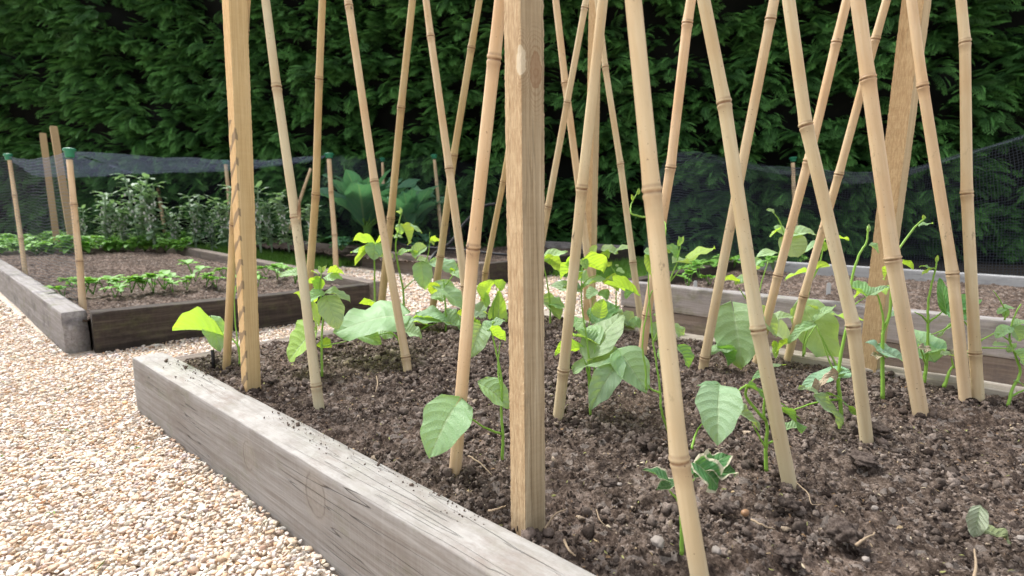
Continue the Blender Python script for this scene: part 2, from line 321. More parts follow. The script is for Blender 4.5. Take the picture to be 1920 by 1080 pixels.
def net_mat(name, cells=None, cover=.3, col=(.05, .055, .065), wid=.10):
    m, nt, p, o = mat(name); N = NT(nt); p.inputs['Base Color'].default_value = (*col, 1); p.inputs['Roughness'].default_value = .55
    lw = N.n('LayerWeight'); lw.inputs['Blend'].default_value = .5
    cosv = N.math('MAXIMUM', N.math('SUBTRACT', 1.0, lw.outputs['Facing']), .17)
    if cells:
        tc = N.n('TexCoord'); sp = N.n('SeparateXYZ'); nt.links.new(tc.outputs['UV'], sp.inputs[0])
        a = N.math('LESS_THAN', N.math('FRACT', N.math('MULTIPLY', sp.outputs[0], cells)), wid*1.5); b = N.math('LESS_THAN', N.math('FRACT', N.math('MULTIPLY', sp.outputs[1], cells)), wid*1.5)
        al = N.math('MULTIPLY', N.math('MAXIMUM', a, b), .86)
    else:
        al = N.math('SUBTRACT', 1.0, N.math('POWER', 1-cover, N.math('DIVIDE', 1.0, cosv)))      # thread cover of a fine weave seen at an angle
        al = N.math('MULTIPLY', al, N.ramp(N.noise(N.coord('Object', (1, 1, 2)), 2.2, 4), [(.3, .72), (.7, 1.15)]), clamp=True)
    tb = N.n('BsdfTransparent'); mx = N.n('MixShader'); tl = N.n('BsdfTranslucent'); tl.inputs['Color'].default_value = (*col, 1); m2 = N.n('MixShader'); m2.inputs[0].default_value = .5; nt.links.new(p.outputs[0], m2.inputs[1]); nt.links.new(tl.outputs[0], m2.inputs[2]); nt.links.new(al, mx.inputs[0]); nt.links.new(tb.outputs[0], mx.inputs[1]); nt.links.new(m2.outputs[0], mx.inputs[2]); nt.links.new(mx.outputs[0], o.inputs[0]); return m
M_NET = net_mat('fine_netting', None, .075, (.055, .065, .09)); M_NETS = net_mat('side_netting', 46, .3, (.14, .16, .20), .06); M_NETT = net_mat('lit_netting_roof', None, .06, (.13, .155, .22)); M_NETR = net_mat('coarse_netting', 58, .3, (.05, .06, .08))  # roof netting is a paler copy, light from above put into its colour

# ------------------------------------------------------------------ ground
def rect_mask(v, u, r): return (v > r[0]) & (v < r[1]) & (u > r[2]) & (u < r[3])
BEDS = {'near': (.50, 2.08, -1.25, 2.14), 'left': (.50, 2.2, 3.18, 8.3), 'right': (3.22, 5.27, -1.6, 1.92), 'middle': (3.40, 6.05, 3.38, 8.8)}
def sst(x, a, b): t = np.clip((x-a)/(b-a), 0, 1); return t*t*(3-2*t)
def dip(v, u): return -.13*sst(v, 2.1, 2.6)*(1-sst(v, 3.4, 4.2))*(1-sst(u, .9, 2.5))       # the path by the right bed lies lower
gx = np.concatenate([[-80, -40, -20, -12], np.arange(-8, 8, .08), [10, 16, 30, 80]]); gy = np.concatenate([[-30, -12, -5], np.arange(-3, 11, .08), [14, 25, 50, 90]])
GX, GY = np.meshgrid(gx, gy); GP = np.stack([GX.ravel(), GY.ravel(), 0*GX.ravel()], 1); GP[:, 2] = -.205+dip(GP @ E2, GP @ E1); i_ = (np.arange(len(gy)-1)[:, None]*len(gx)+np.arange(len(gx)-1)[None]).ravel()
g = npmesh('gravel_ground', GP, np.stack([i_, i_+1, i_+len(gx)+1, i_+len(gx)], 1))
tag(link('ground', g, M_GBASE), kind='structure')

def ico(sub):
    import bmesh
    bm = bmesh.new(); bmesh.ops.create_icosphere(bm, subdivisions=sub, radius=1); V = np.array([v.co[:] for v in bm.verts]); F = np.array([[v.index for v in f.verts] for f in bm.faces]); bm.free(); return V, F
ICO = {1: ico(1), 2: ico(2), 3: ico(3), 4: ico(4)}
def scatter_mesh(name, P, S, cols, sub, lump=.0, tilt=.35, facet=0):
    V0, F0 = ICO[sub]; n = len(P); nv = len(V0)
    V = np.repeat(V0[None], n, 0)
    if lump: 
        for k in range(3):
            d = rng.normal(size=(n, 1, 3)); d /= np.linalg.norm(d, axis=2, keepdims=True); V = V*(1+lump*np.sin((V*d).sum(2, keepdims=True)*(2.5+2*k)+rng.uniform(0, 6, (n, 1, 1))))
    for k in range(facet):
        d = rng.normal(size=(n, 1, 3)); d /= np.linalg.norm(d, axis=2, keepdims=True); q = (V*d).sum(2, keepdims=True); c_ = rng.uniform(.25, .7, (n, 1, 1)); V = V-d*np.maximum(0, q-c_)
    V = V*S[:, None, :]
    a = rng.uniform(0, 2*math.pi, n); tx = rng.normal(0, tilt, n); ca, sa = np.cos(tx), np.sin(tx)
    y = V[..., 1]*ca[:, None]-V[..., 2]*sa[:, None]; z = V[..., 1]*sa[:, None]+V[..., 2]*ca[:, None]; x = V[..., 0]
    tx = rng.normal(0, tilt, n); ca, sa = np.cos(tx), np.sin(tx); x, z = x*ca[:, None]+z*sa[:, None], -x*sa[:, None]+z*ca[:, None]
    c, s = np.cos(a)[:, None], np.sin(a)[:, None]
    V = np.stack([x*c-y*s, x*s+y*c, z], -1)+P[:, None, :]
    F = (F0[None]+(np.arange(n)*nv)[:, None, None]).reshape(-1, 3)
    return npmesh(name, V.reshape(-1, 3), F, True, None, {'col': np.repeat(cols, nv, 0)})
def visible(P, m=.12):
    v = P-CC; z = v @ CF; x = (v @ CR)/np.maximum(z, .01); y = -(v @ CU)/np.maximum(z, .01)
    return (z > .3) & (abs(x) < .921+m*1.4) & (y < .518+m*1.2)
PAL = np.array([[.66, .58, .49], [.72, .66, .58], [.60, .48, .37], [.55, .40, .27], [.70, .64, .58], [.46, .33, .24], [.50, .47, .45], [.74, .70, .65], [.62, .52, .42], [.36, .30, .27], [.58, .36, .2]])
PW = np.array([.16, .13, .15, .10, .12, .07, .07, .09, .12, .025, .018]); PW /= PW.sum()
def pebbles(zlo, zhi, sp, sub):
    R0 = zhi*1.5; g_ = np.arange(-R0, R0, sp); X, Y = np.meshgrid(g_, np.arange(0, zhi*1.2, sp)); P = np.stack([X.ravel(), Y.ravel()], 1); P = P+rng.uniform(-.48, .48, P.shape)*sp
    P = np.c_[P, np.full(len(P), -.2)]; z = (P-CC) @ CF; P = P[(z >= zlo) & (z < zhi)]; P = P[visible(P)]
    v = P @ E2; u = P @ E1; ok = np.ones(len(P), bool)
    for r in BEDS.values(): ok &= ~rect_mask(v, u, (r[0]-.002, r[1]+.0, r[2], r[3]))
    ok &= ~((u < 4.2) & (v > 5.2)); ok &= ~((u > 5.6) & (v > 2.5)); P = P[ok]; v = v[ok]; u = u[ok]
    n = len(P); a = rng.uniform(.5, 1.0, n)*sp*.80*(1+.6*(rng.random(n) > .92)); S = np.stack([a*rng.uniform(1, 1.35, n), a*rng.uniform(.75, 1, n), a*rng.uniform(.42, .7, n)], 1)
    P[:, 2] = -.2+rng.uniform(0, .008, n)+.012*vnoise(P[:, 0], P[:, 1], .3, 3)+.01*vnoise(P[:, 0], P[:, 1], .08, 5)+dip(v, u)
    near = np.clip(1-(.50-v)/.09, 0, 1)*(v < .5)*(u < 2.2); P[:, 2] += .012*near
    col = PAL[rng.choice(len(PAL), n, p=PW)]*np.array([1.08, 1.035, 1.0])*rng.uniform(.78, 1.14, (n, 1))*rng.uniform(.96, 1.04, (n, 3))
    return scatter_mesh('pebbles', P, S, np.clip(col, 0, .8), sub, .09, .28, facet=4)
for zl, zh, sp, sub in ((.4, 1.9, .0098, 2), (1.9, 3.4, .0125, 1), (3.4, 7.5, .022, 1)):
    me = pebbles(zl, zh, sp, sub); tag(link('gravel', me, M_PEB), 'pale cream and buff pea gravel covering the paths', 'gravel', kind='stuff')

def soil_h(v, u, base, amp=1.0, mound=.03):
    h = base+mound*vnoise(v, u, .45, 11)+.018*vnoise(v, u, .13, 12)
    h = h+amp*(crumbs(v, u, .05, 20, .1, .6)*.22+crumbs(v, u, .021, 30, .2, .7)*.5+crumbs(v, u, .0115, 40, .25, .8)*.75+.006*vnoise(v, u, .007, 50)+.009*vnoise(v, u, .03, 51))
    return h-.013*amp
def soil(v0, v1, u0, u1, st, base, name='soil', **kw):
    a = np.arange(v0, v1, st); b = np.arange(u0, u1, st); V, U = np.meshgrid(a, b); H = soil_h(V, U, base, **kw)
    P = V.ravel()[:, None]*E2+U.ravel()[:, None]*E1; P[:, 2] = H.ravel(); n, m = V.shape
    i = (np.arange(n-1)[:, None]*m+np.arange(m-1)[None]).ravel(); F = np.stack([i, i+1, i+m+1, i+m], 1)
    return tag(link(name, npmesh(name, P, F), M_SOIL), kind='structure')
NS = -.004
soil(.575, 2.0, -.32, 2.02, .0033, NS)
soil(.575, 2.0, -1.2, -.30, .008, NS-.001)
soil(.58, 2.12, 3.28, 8.2, .014, -.03, amp=1.5)
soil(3.3, 5.18, -1.5, 1.85, .012, -.055, amp=1.3)
soil(3.48, 5.98, 3.46, 8.7, .025, -.05, amp=2)
# loose crumbs, clods and small stones on the near bed
n = 52000; v = rng.uniform(.6, 1.98, n); u = rng.uniform(-.12, 1.98, n); P = v[:, None]*E2+u[:, None]*E1; P[:, 2] = soil_h(v, u, NS)
ok = visible(P, .04); P = P[ok]; n = len(P); s = .0017*rng.pareto(2.3, n)+.0013; s = np.where(s > .011, .004, s)*np.clip(.8+1.3*vnoise(P[:, 0], P[:, 1], .12, 77), .5, 1.6)*(.75+.25*np.clip(((P-CC) @ CF), .6, 2.6))
P[:, 2] += s*.25; S = s[:, None]*rng.uniform(.7, 1.15, (n, 3)); t = rng.random((n, 1))**1.3
col = np.array([.030, .021, .017])*(1-t)+np.array([.26, .21, .178])*t; st_ = rng.random(n) > .975; col[st_] = np.array([.34, .27, .20])*rng.uniform(.5, 1.3, (st_.sum(), 1)); s[st_] *= .6
n2 = 1000; v2 = .592-np.abs(rng.normal(0, .024, n2)); v2 = np.clip(v2, .505, .592); u2 = rng.uniform(0, 2.1, n2); ok = .8*vnoise(u2, v2, .16, 91)+rng.normal(0, .12, n2) > .10; v2 = v2[ok]; u2 = u2[ok]; n2 = len(v2); P2 = v2[:, None]*E2+u2[:, None]*E1; s2 = np.minimum(.0006+.0009*rng.pareto(2.2, n2), .0055); P2[:, 2] = s2*.4
P = np.vstack([P, P2]); S = np.vstack([S, s2[:, None]*rng.uniform(.7, 1.1, (n2, 3))]); col = np.vstack([col, np.array([.14, .105, .085])*rng.uniform(.5, 1.6, (n2, 1))])
tag(link('soil_crumbs', scatter_mesh('soil_crumbs', P, S, col, 2, .2, .8, facet=2), M_CLOD), 'loose dark brown crumbs and little stones over the near bed', 'soil', kind='stuff')

def debris(n, r, zf, cols, lab, name, lmin=.004, lmax=.016):
    v = rng.uniform(r[0], r[1], n); u = rng.uniform(r[2], r[3], n); P = v[:, None]*E2+u[:, None]*E1; P[:, 2] = zf(v, u, P)+.003; ok = visible(P, .03); P = P[ok]; n = len(P)
    L = rng.uniform(lmin, lmax, n); w = L*rng.uniform(.07, .4, n); a = rng.uniform(0, 6.28, n); d = np.stack([np.cos(a), np.sin(a), rng.normal(0, .3, n)], 1)*L[:, None]/2; q = np.stack([-np.sin(a), np.cos(a), rng.normal(0, .5, n)], 1)*w[:, None]/2; k = np.zeros((n, 3)); k[:, 2] = L*rng.uniform(-.1, .35, n)
    V = np.stack([P-d, P-d*.3-q+k*.6, P+d*.4-q*.8+k, P+d, P+d*.4+q*.8+k*1.1, P-d*.3+q+k*.7], 1).reshape(-1, 3); i = np.arange(n)*6
    F = np.vstack([np.stack([i, i+1, i+5], 1), np.stack([i+1, i+2, i+4], 1), np.stack([i+1, i+4, i+5], 1), np.stack([i+2, i+3, i+4], 1)])
    c = cols[rng.integers(0, len(cols), n)]*rng.uniform(.6, 1.2, (n, 1)); tag(link(name, npmesh(name, V, F, True, None, {'col': np.repeat(c, 6, 0)}), M_CLOD), lab, 'debris', kind='stuff')
n3 = 230; v3 = rng.uniform(.62, 1.96, n3); u3 = rng.uniform(-.1, 1.95, n3); k3 = vnoise(v3, u3, .3, 61)+rng.normal(0, .15, n3) > -.02; v3 = v3[k3]; u3 = u3[k3]; n3 = len(v3)
P3 = v3[:, None]*E2+u3[:, None]*E1; P3[:, 2] = soil_h(v3, u3, NS)-.001; s3 = rng.uniform(.006, .015, n3); t3 = rng.random((n3, 1))
cl = scatter_mesh('soil_lumps', P3, s3[:, None]*rng.uniform(.6, 1.1, (n3, 3))*np.array([1, 1, .7]), np.array([.035, .025, .019])*(1-t3)+np.array([.16, .125, .10])*t3, 3, .17, .9, facet=3)
co = np.empty(len(cl.vertices)*3, np.float32); cl.vertices.foreach_get('co', co); co = co.reshape(-1, 3); co += (vnoise(co[:, 0]+co[:, 2]*.7, co[:, 1]-co[:, 2]*.5, .005, 62)*.0034+vnoise(co[:, 0]-co[:, 2], co[:, 1]+co[:, 2], .0022, 63)*.0016)[:, None]; cl.vertices.foreach_set('co', co.ravel()); cl.update()
tag(link('soil_lumps', cl, M_CLOD), 'many small rough lumps of soil scattered over the near bed', 'soil', kind='stuff')
debris(2600, (.6, 1.98, -.1, 1.98), lambda v, u, P: soil_h(v, u, NS), np.array([[.36, .27, .16], [.28, .18, .10], [.45, .38, .27], [.16, .10, .06], [.30, .30, .12]]), 'straw and bark fragments lying over the near bed soil', 'plant_debris', .003, .012)
debris(420, (-1.2, .48, .0, 3.0), lambda v, u, P: v*0-.188, np.array([[.30, .18, .09], [.16, .10, .06], [.16, .26, .06], [.34, .26, .16], [.12, .2, .05]]), 'brown and green leaf fragments among the gravel', 'plant_debris', .008, .022)
# ------------------------------------------------------------------ timbers
def beam(name, A, B, width, zt, zb, m, parent, rough=1.0, seed=0, st=.012, sagged=0, orient_up=None):
    """squared timber from A to B (garden grid v,u), local x along the grain"""
    a = W(*A); b = W(*B); L = float(np.linalg.norm(b-a)); hz = zt-zb; nx = max(8, int(L/st)); cx = np.linspace(0, L, nx)
    r = .0035; k = 5
    pts = []
    for (sy, sz, a0) in ((1, 1, 0), (-1, 1, 90), (-1, -1, 180), (1, -1, 270)):
        for q in np.linspace(0, 90, 4): an = math.radians(a0+q); pts.append((sy*(width/2-r)+r*math.cos(an), sz*(hz/2-r)+r*math.sin(an)))
    pr_ = []
    for i in range(len(pts)):
        p0 = pts[i]; p1 = pts[(i+1) % len(pts)]; d = math.dist(p0, p1); q = max(1, int(d/.012))
        for j in range(q): pr_.append((p0[0]+(p1[0]-p0[0])*j/q, p0[1]+(p1[1]-p0[1])*j/q))
    pr_ = np.array(pr_); m_ = len(pr_); X = np.repeat(cx[:, None], m_, 1); Y = np.repeat(pr_[None, :, 0], nx, 0); Z = np.repeat(pr_[None, :, 1], nx, 0)
    per = np.arange(m_)*.012+seed*7.3; ed = np.clip((abs(Y)-(width/2-.012))/.012, 0, 1)*np.clip((abs(Z)-(hz/2-.012))/.012, 0, 1)
    n1 = vnoise(X, np.broadcast_to(per, X.shape), .14, seed)+.5*vnoise(X, np.broadcast_to(per, X.shape), .035, seed+1)
    k1 = .0016*rough*n1; wear = ed*rough*(.0008+.008*np.maximum(0, vnoise(X, Z*0+np.sign(Z)*3+np.sign(Y), .16, seed+5)+.5*vnoise(X, Z*0+np.sign(Z)*3+np.sign(Y), .03, seed+6)-.16))
    warp = .009*rough*vnoise(X, X*0+seed, .9, seed+9); warz = .006*rough*vnoise(X, X*0+seed+3, .9, seed+10)
    Y2 = Y*(1+k1*2/width)-np.sign(Y)*wear+warp; Z2 = Z*(1+k1*1.4/hz)-np.sign(Z)*wear+warz
    V = np.stack([X, Y2, Z2], -1).reshape(-1, 3)
    i = np.arange(nx-1)[:, None]*m_; j = np.arange(m_)[None]; jn = (np.arange(m_)+1)[None] % m_
    F = [list(f) for f in np.stack([i+j, i+m_+j, i+m_+jn, i+jn], -1).reshape(-1, 4)]; F += [list(range(m_)), list(range((nx-1)*m_, nx*m_))[::-1]]
    F = [f[::-1] for f in F]
    ob = link(name, npmesh(name, V, F), m, parent); d = b-a
    ob.rotation_euler = (0, 0, math.atan2(d[1], d[0])); ob.location = Vector((a[0], a[1], (zt+zb)/2))-(Vector(parent.location) if parent else Vector((0, 0, 0)))
    return ob
ZB = -.23
bed = empty('raised_bed', W(.55, 2.1, -.2), 'nearest raised bed of thick pale weathered sleepers holding the bean frames', 'raised bed', 'raised timber beds')
def knotted():
    m, N, c, p, vec = wood_mat('knotted_sleeper', (.175, .15, .13), (.275, .258, .243), (.375, .36, .345), stain=(.215, .19, .17), moss=.35, crack=.95, gs=1.3)
    nt = m.node_tree; sp = N.n('SeparateXYZ'); cc = N.n('TexCoord'); nt.links.new(cc.outputs['Object'], sp.inputs[0]); h = None
    for kx, kz, rx, rz in ((1.189, 0.056, .036, .046), (0.882, 0.040, .026, .034)):
        d = N.math('SQRT', N.math('ADD', N.math('POWER', N.math('DIVIDE', N.math('SUBTRACT', sp.outputs[0], kx), rx), 2), N.math('POWER', N.math('DIVIDE', N.math('SUBTRACT', sp.outputs[2], kz), rz), 2)))
        dn = N.math('ADD', d, N.math('MULTIPLY', N.math('SUBTRACT', N.noise(N.coord('Object'), 28, 3), .5), .35))
        ring = N.ramp(dn, [(.0, 0.), (.86, 0.), (.98, 1.), (1.1, 0.)]) if False else N.ramp(N.math('MULTIPLY', dn, .5), [(.0, .5), (.06, .1), (.18, .25), (.24, .0), (.32, .3), (.40, .05), (.47, .35), (.5, 1.), (.56, 0.)])
        halo = N.ramp(N.math('MULTIPLY', dn, .5), [(.45, .5), (.8, 0.)])
        c = N.mix(N.math('MULTIPLY', halo, .5), c, (.36, .31, .255)); c = N.mix(N.math('MULTIPLY', N.math('MULTIPLY', ring, N.ramp(N.noise(N.coord('Object', (1, 1, 1)), 16, 3), [(.38, .12), (.58, 1.)])), .75), c, (.09, .07, .055))
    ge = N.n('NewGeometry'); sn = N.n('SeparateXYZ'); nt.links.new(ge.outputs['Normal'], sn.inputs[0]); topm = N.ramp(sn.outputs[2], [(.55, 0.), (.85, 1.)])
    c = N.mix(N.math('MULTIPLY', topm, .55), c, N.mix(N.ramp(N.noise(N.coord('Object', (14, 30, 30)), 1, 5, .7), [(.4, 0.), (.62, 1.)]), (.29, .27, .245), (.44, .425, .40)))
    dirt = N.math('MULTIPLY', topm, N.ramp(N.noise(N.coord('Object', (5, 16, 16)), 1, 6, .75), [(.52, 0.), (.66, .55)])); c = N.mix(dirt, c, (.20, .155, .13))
    nt.links.new(c, p.inputs['Base Color']); return m
M_KNOT = knotted()
beam('timber', (.548, 2.15), (.548, -1.25), .098, .0, ZB, M_KNOT, bed, 1.1, 1)
beam('timber', (.60, 2.065), (1.985, 2.065), .10, -.018, ZB, M_SLEEPM, bed, 1.3, 2)
beam('timber', (2.03, 2.11), (2.03, -1.25), .09, -.002, -.36, M_SLEEP, bed, .8, 3)
beam('timber', (.60, -1.2), (1.985, -1.2), .10, .0, ZB, M_SLEEP, bed, 1., 4, .03)
bed = empty('raised_bed', W(.6, 3.3, -.2), 'raised bed on the left with a blackened front sleeper and soil rows of seedlings', 'raised bed', 'raised timber beds')
beam('timber', (.553, 3.305), (.66, 8.2), .098, .0, ZB, M_SLEEPG, bed, 1.5, 5)
beam('timber', (.607, 3.25), (2.035, 3.10), .10, -.004, ZB, M_SLEEPD, bed, 1.8, 6)
beam('timber', (2.09, 3.06), (2.42, 8.2), .10, .004, ZB, M_SLEEPM, bed, 1.2, 7, .03)
beam('timber', (.72, 8.15), (2.36, 8.15), .10, .0, ZB, M_SLEEPM, bed, 1., 8, .03)
bed = empty('raised_bed', W(3.3, 1.9, -.2), 'raised bed at the right with mesh netting along its far side', 'raised bed', 'raised timber beds')
beam('timber', (3.265, 1.9), (3.265, -1.6), .10, .0, -.165, M_SLEEPG, bed, 1.2, 9)
beam('timber', (3.27, 1.89), (3.27, -1.6), .098, -.168, -.38, M_SLEEPM, bed, 1.2, 19)
beam('timber', (3.32, 1.86), (5.16, 1.86), .10, .004, ZB, M_SLEEPD, bed, 1.6, 10, .02)
beam('timber', (5.21, 1.9), (5.21, -1.6), .09, .012, ZB, M_SLEEPC, bed, .8, 11)
beam('timber', (3.32, -1.55), (5.16, -1.55), .10, .0, ZB, M_SLEEPG, bed, 1., 12, .03)
bed = empty('raised_bed', W(3.45, 3.4, -.2), 'distant raised bed in the middle with big leafy brassica and black hose', 'raised bed', 'raised timber beds')
beam('timber', (3.45, 3.40), (4.05, 8.8), .10, .0, ZB, M_SLEEPM, bed, 1.2, 13, .02)
beam('timber', (3.51, 3.45), (5.93, 3.45), .10, -.01, ZB, M_SLEEPD, bed, 1.4, 14, .02)
beam('timber', (5.99, 3.40), (6.15, 8.8), .10, .01, ZB, M_SLEEPG, bed, 1.0, 15, .03)
beam('timber', (4.1, 8.75), (6.08, 8.75), .10, .0, ZB, M_SLEEPM, bed, 1., 16, .03)

# ------------------------------------------------------------------ canes
def cane_mesh(L, r0, r1, nodes, bend=.004, seed=0, sides=16):
    rr = np.random.default_rng(seed); z = [0.0]
    pts = set(np.linspace(0, L, int(L/.045)).round(4))
    for nz in nodes:
        for d in (-.05, -.025, -.014, -.0105, -.0085, -.0068, -.0052, -.0036, -.002, 0, .002, .004, .007, .012, .02, .035): pts.add(round(nz+d, 4))
    z = np.array(sorted(q for q in pts if 0 <= q <= L)); r = r0+(r1-r0)*z/L; nd = np.zeros_like(z)
    for nz in nodes:
        d = z-nz; s = .055+.04*rr.random()
        r = r*(1+(s+.05)*np.exp(-(d/.0026)**2)+.075*np.exp(-(d/.022)**2)-.07*np.exp(-((d+.0052)/.0014)**2)+(s+.01)*np.exp(-((d+.009)/.0028)**2))*np.where(d > 0, .985, 1.0); nd = np.maximum(nd, np.exp(-((d+.0045)/.0030)**2)); nd = np.maximum(nd, .8*np.exp(-((d-.003)/.0016)**2)); nd = np.maximum(nd, .42*np.exp(-((d+.014)/.016)**2))
    kn = sorted(nodes)+[L+.3]; x = np.zeros_like(z); y = np.zeros_like(z); sx = sy = 0; prev = 0; ox = oy = 0
    px_ = [0]+[rr.normal(0, bend) for _ in kn]; py_ = [0]+[rr.normal(0, bend) for _ in kn]; kz = [-.01]+kn
    x = np.interp(z, kz, px_); y = np.interp(z, kz, py_)
    mb = MB(); tube(mb, np.stack([x, y, z], 1), r, sides, nd); return mb.mesh('cane', attr='nd')
def orient(o, A, B):
    d = Vector(B)-Vector(A); o.location = Vector(A); o.rotation_euler = d.to_track_quat('Z', 'Y').to_euler()
def lean_dir(base, xt, s=None):
    b = px(base); Nn = np.cross(base-CC, ray(xt, 0)); s = -Nn[2]/(Nn @ E1); d = np.array([0, 0, 1.])+E1*s; return d/np.linalg.norm(d)
def height_at(base, d, y):
    lo, hi = 0., 2.5
    for _ in range(40):
        m_ = (lo+hi)/2
        if px(base+d*m_)[1] > y: lo = m_
        else: hi = m_
    return lo
CANES = [ # x,y of foot, x where it leaves the frame, width low, width high, node heights, material, label
 (425, 684, 463, 15, 15, (55, 420), M_CANEO, 'olive bamboo cane half hidden behind the leftmost wooden post'),
 (598, 757, 501, 20, 17, (161, 405, 720), M_CANEG, 'pale greenish bamboo cane with split side stub, right of the leftmost wooden post'),
 (571, 640, 604, 15, 14, (145, 362), M_CANEO, 'olive bamboo cane rising behind the pale greenish cane'),
 (762, 685, 644, 17, 15, (15, 338, 668), M_CANE, 'tan bamboo cane leaning left beside the big pale leaf left of the middle'),
 (713, 590, 774, 15, 14, (200, 408), M_CANEO, 'thin olive cane leaning right that crosses behind a tan cane left of the middle'),
 (886, 650, 800, 17, 14, (65, 315, 535), M_CANE, 'tan cane leaning left that forks with a spotted cane left of the centre post'),
 (855, 870, 932, 25, 26, (105, 462), M_CANE, 'thick tan cane just left of the centre post with its foot near the sleeper'),
 (809, 592, 898, 14, 14, (88, 290, 478), M_CANEO, 'thin cane with black mould streak leaning right, crossing a tan cane'),
 (905, 582, 1003, 11, 12, (340, 510), M_CANEO, 'thin distant cane that disappears behind the centre post from its left'),
 (1117, 607, 1044, 14, 14, (155, 400), M_CANE, 'thin cane crossing another to form an X just right of the centre post'),
 (990, 600, 1095, 13, 13, (12, 190, 385), M_CANE, 'thin cane leaning right that forms an X right of the centre post'),
 (1016, 628, 943, 12, 13, (300,), M_CANE, 'thin cane whose foot shows beside the right edge of the centre post'),
 (1047, 776, 1135, 22, 21, (350, 695), M_CANE, 'tan cane leaning right whose foot stands right of the centre post'),
 (1205, 625, 1122, 13, 12, (125, 307, 490), M_CANE, 'thin spotted cane leaning left in front of the square distant post'),
 (1322, 1118, 1171, 37, 28, (355, 855), M_CANE, 'thickest nearest bamboo cane with vine twined round it, running off the bottom edge'),
 (1205, 665, 1302, 17, 20, (40, 312, 590), M_CANE, 'cane leaning right behind the nearest thick cane'),
 (1480, 897, 1322, 28, 25, (190, 612), M_CANE, 'thick tan cane with a dark split stub above its lower joint'),
 (1320, 684, 1450, 18, 19, (35, 667), M_CANE, 'cane leaning right with a dark joint at its foot, behind the heart shaped leaf'),
 (1620, 814, 1477, 24, 24, (232, 608), M_CANE, 'thick cane fourth from right in the front row beside a climbing bean shoot'),
 (1421, 670, 1590, 16, 18, (515,), M_CANE, 'cane with a brown joint leaning right behind the cluster of pale leaves'),
 (1480, 665, 1663, 15, 16, (72, 325, 555), M_CANE, 'cane with black mottling leaning right, crossing two front canes at the right'),
 (1725, 762, 1606, 28, 26, (145, 482), M_CANE, 'thick cane standing in front of the large leaning post at the right'),
 (1808, 742, 1712, 21, 18, (160, 512), M_CANE, 'cane right of the large leaning post with dark green leaves round it'),
 (1835, 744, 1796, 21, 18, (80, 360, 662), M_CANE, 'rightmost almost upright cane near the picture edge'),
]
for k, (x, y, xt, w0, w1, nod, m, lab) in enumerate(CANES):
    b = gp(x, y, 0.0); d = lean_dir(b, xt); z0 = dep(b); h0 = height_at(b, d, 0); z1 = dep(b+d*h0)
    r0 = w0*z0/FPX/2*.95; r1 = w1*z1/FPX/2*.95; L = 1.75; sub = .06
    nodes = [height_at(b, d, q)+sub for q in nod]; gap = .36
    if len(nodes) > 1: gap = (max(nodes)-min(nodes))/(len(nodes)-1)
    t = max(nodes)+gap
    while t < L: nodes.append(t); t += gap*(.9+.2*random.random())
    t = min(nodes)-gap
    if t > 0.13 and y < 1100 and len(nod) > 1 and False: nodes.append(t)
    me = cane_mesh(L, r0, r0+(r1-r0)*L/(h0+sub) if abs(r1-r0)*L/(h0+sub) < r0*.5 else r1, nodes, .0065, k)
    o = link('bamboo_cane', me, m); orient(o, b-d*sub, b+d); tag(o, lab, 'bamboo cane', 'bamboo canes of the bean frames')
    if k in (1, 16):      # the split sheath stub beside a joint
        mb = MB(); ny = {1: 405, 16: 612}[k]; h = height_at(b, d, ny)+sub; sgn = 1 if k == 1 else -1
        a = np.array([r0*sgn*.95, 0, h]); e = np.array([r0*sgn*1.35, 0, h+.045]); tube(mb, smooth_path([a-np.array([r0*sgn*.3, 0, .01]), a+np.array([0, 0, .01]), e], 6), [.004, .005, .005, .004, .003, .001], 6, [0, .6, .8, 1, 1, 1])
        s_ = link('side_stub', mb.mesh('side_stub', attr='nd'), m, o)
        # turn the stub to face across the view
        cr = Vector((1, 0, 0)); q = o.rotation_euler.to_matrix(); lx = q.inverted() @ cr; s_.rotation_euler = (0, 0, math.atan2(lx.y, lx.x))

CF_ = []
for q_ in [gp(c_[0], c_[1], 0) for c_ in CANES]+[gp(985, 985, 0), gp(463, 727, 0)]:
    a = rng.uniform(0, 6.28, 46); r_ = .012+abs(rng.normal(0, .014, 46)); CF_.append(np.stack([q_[0]+r_*np.cos(a), q_[1]+r_*np.sin(a), a*0], 1))
P = np.vstack(CF_); v = P @ E2; u = P @ E1; k_ = (v > .605) & (v < 1.97); P = P[k_]; n = len(P); s_c = .0035+.0028*rng.pareto(2.5, n); s_c = np.minimum(s_c, .012); P[:, 2] = soil_h(v[k_], u[k_], NS)+s_c*.5
t = rng.random((n, 1)); tag(link('soil_crumbs', scatter_mesh('soil_crumbs', P, s_c[:, None]*rng.uniform(.7, 1.1, (n, 3)), np.array([.030, .021, .017])*(1-t)+np.array([.2, .155, .13])*t, 2, .2, .8, facet=2), M_CLOD), 'soil crumbs heaped round the feet of the canes and posts', 'soil', kind='stuff')
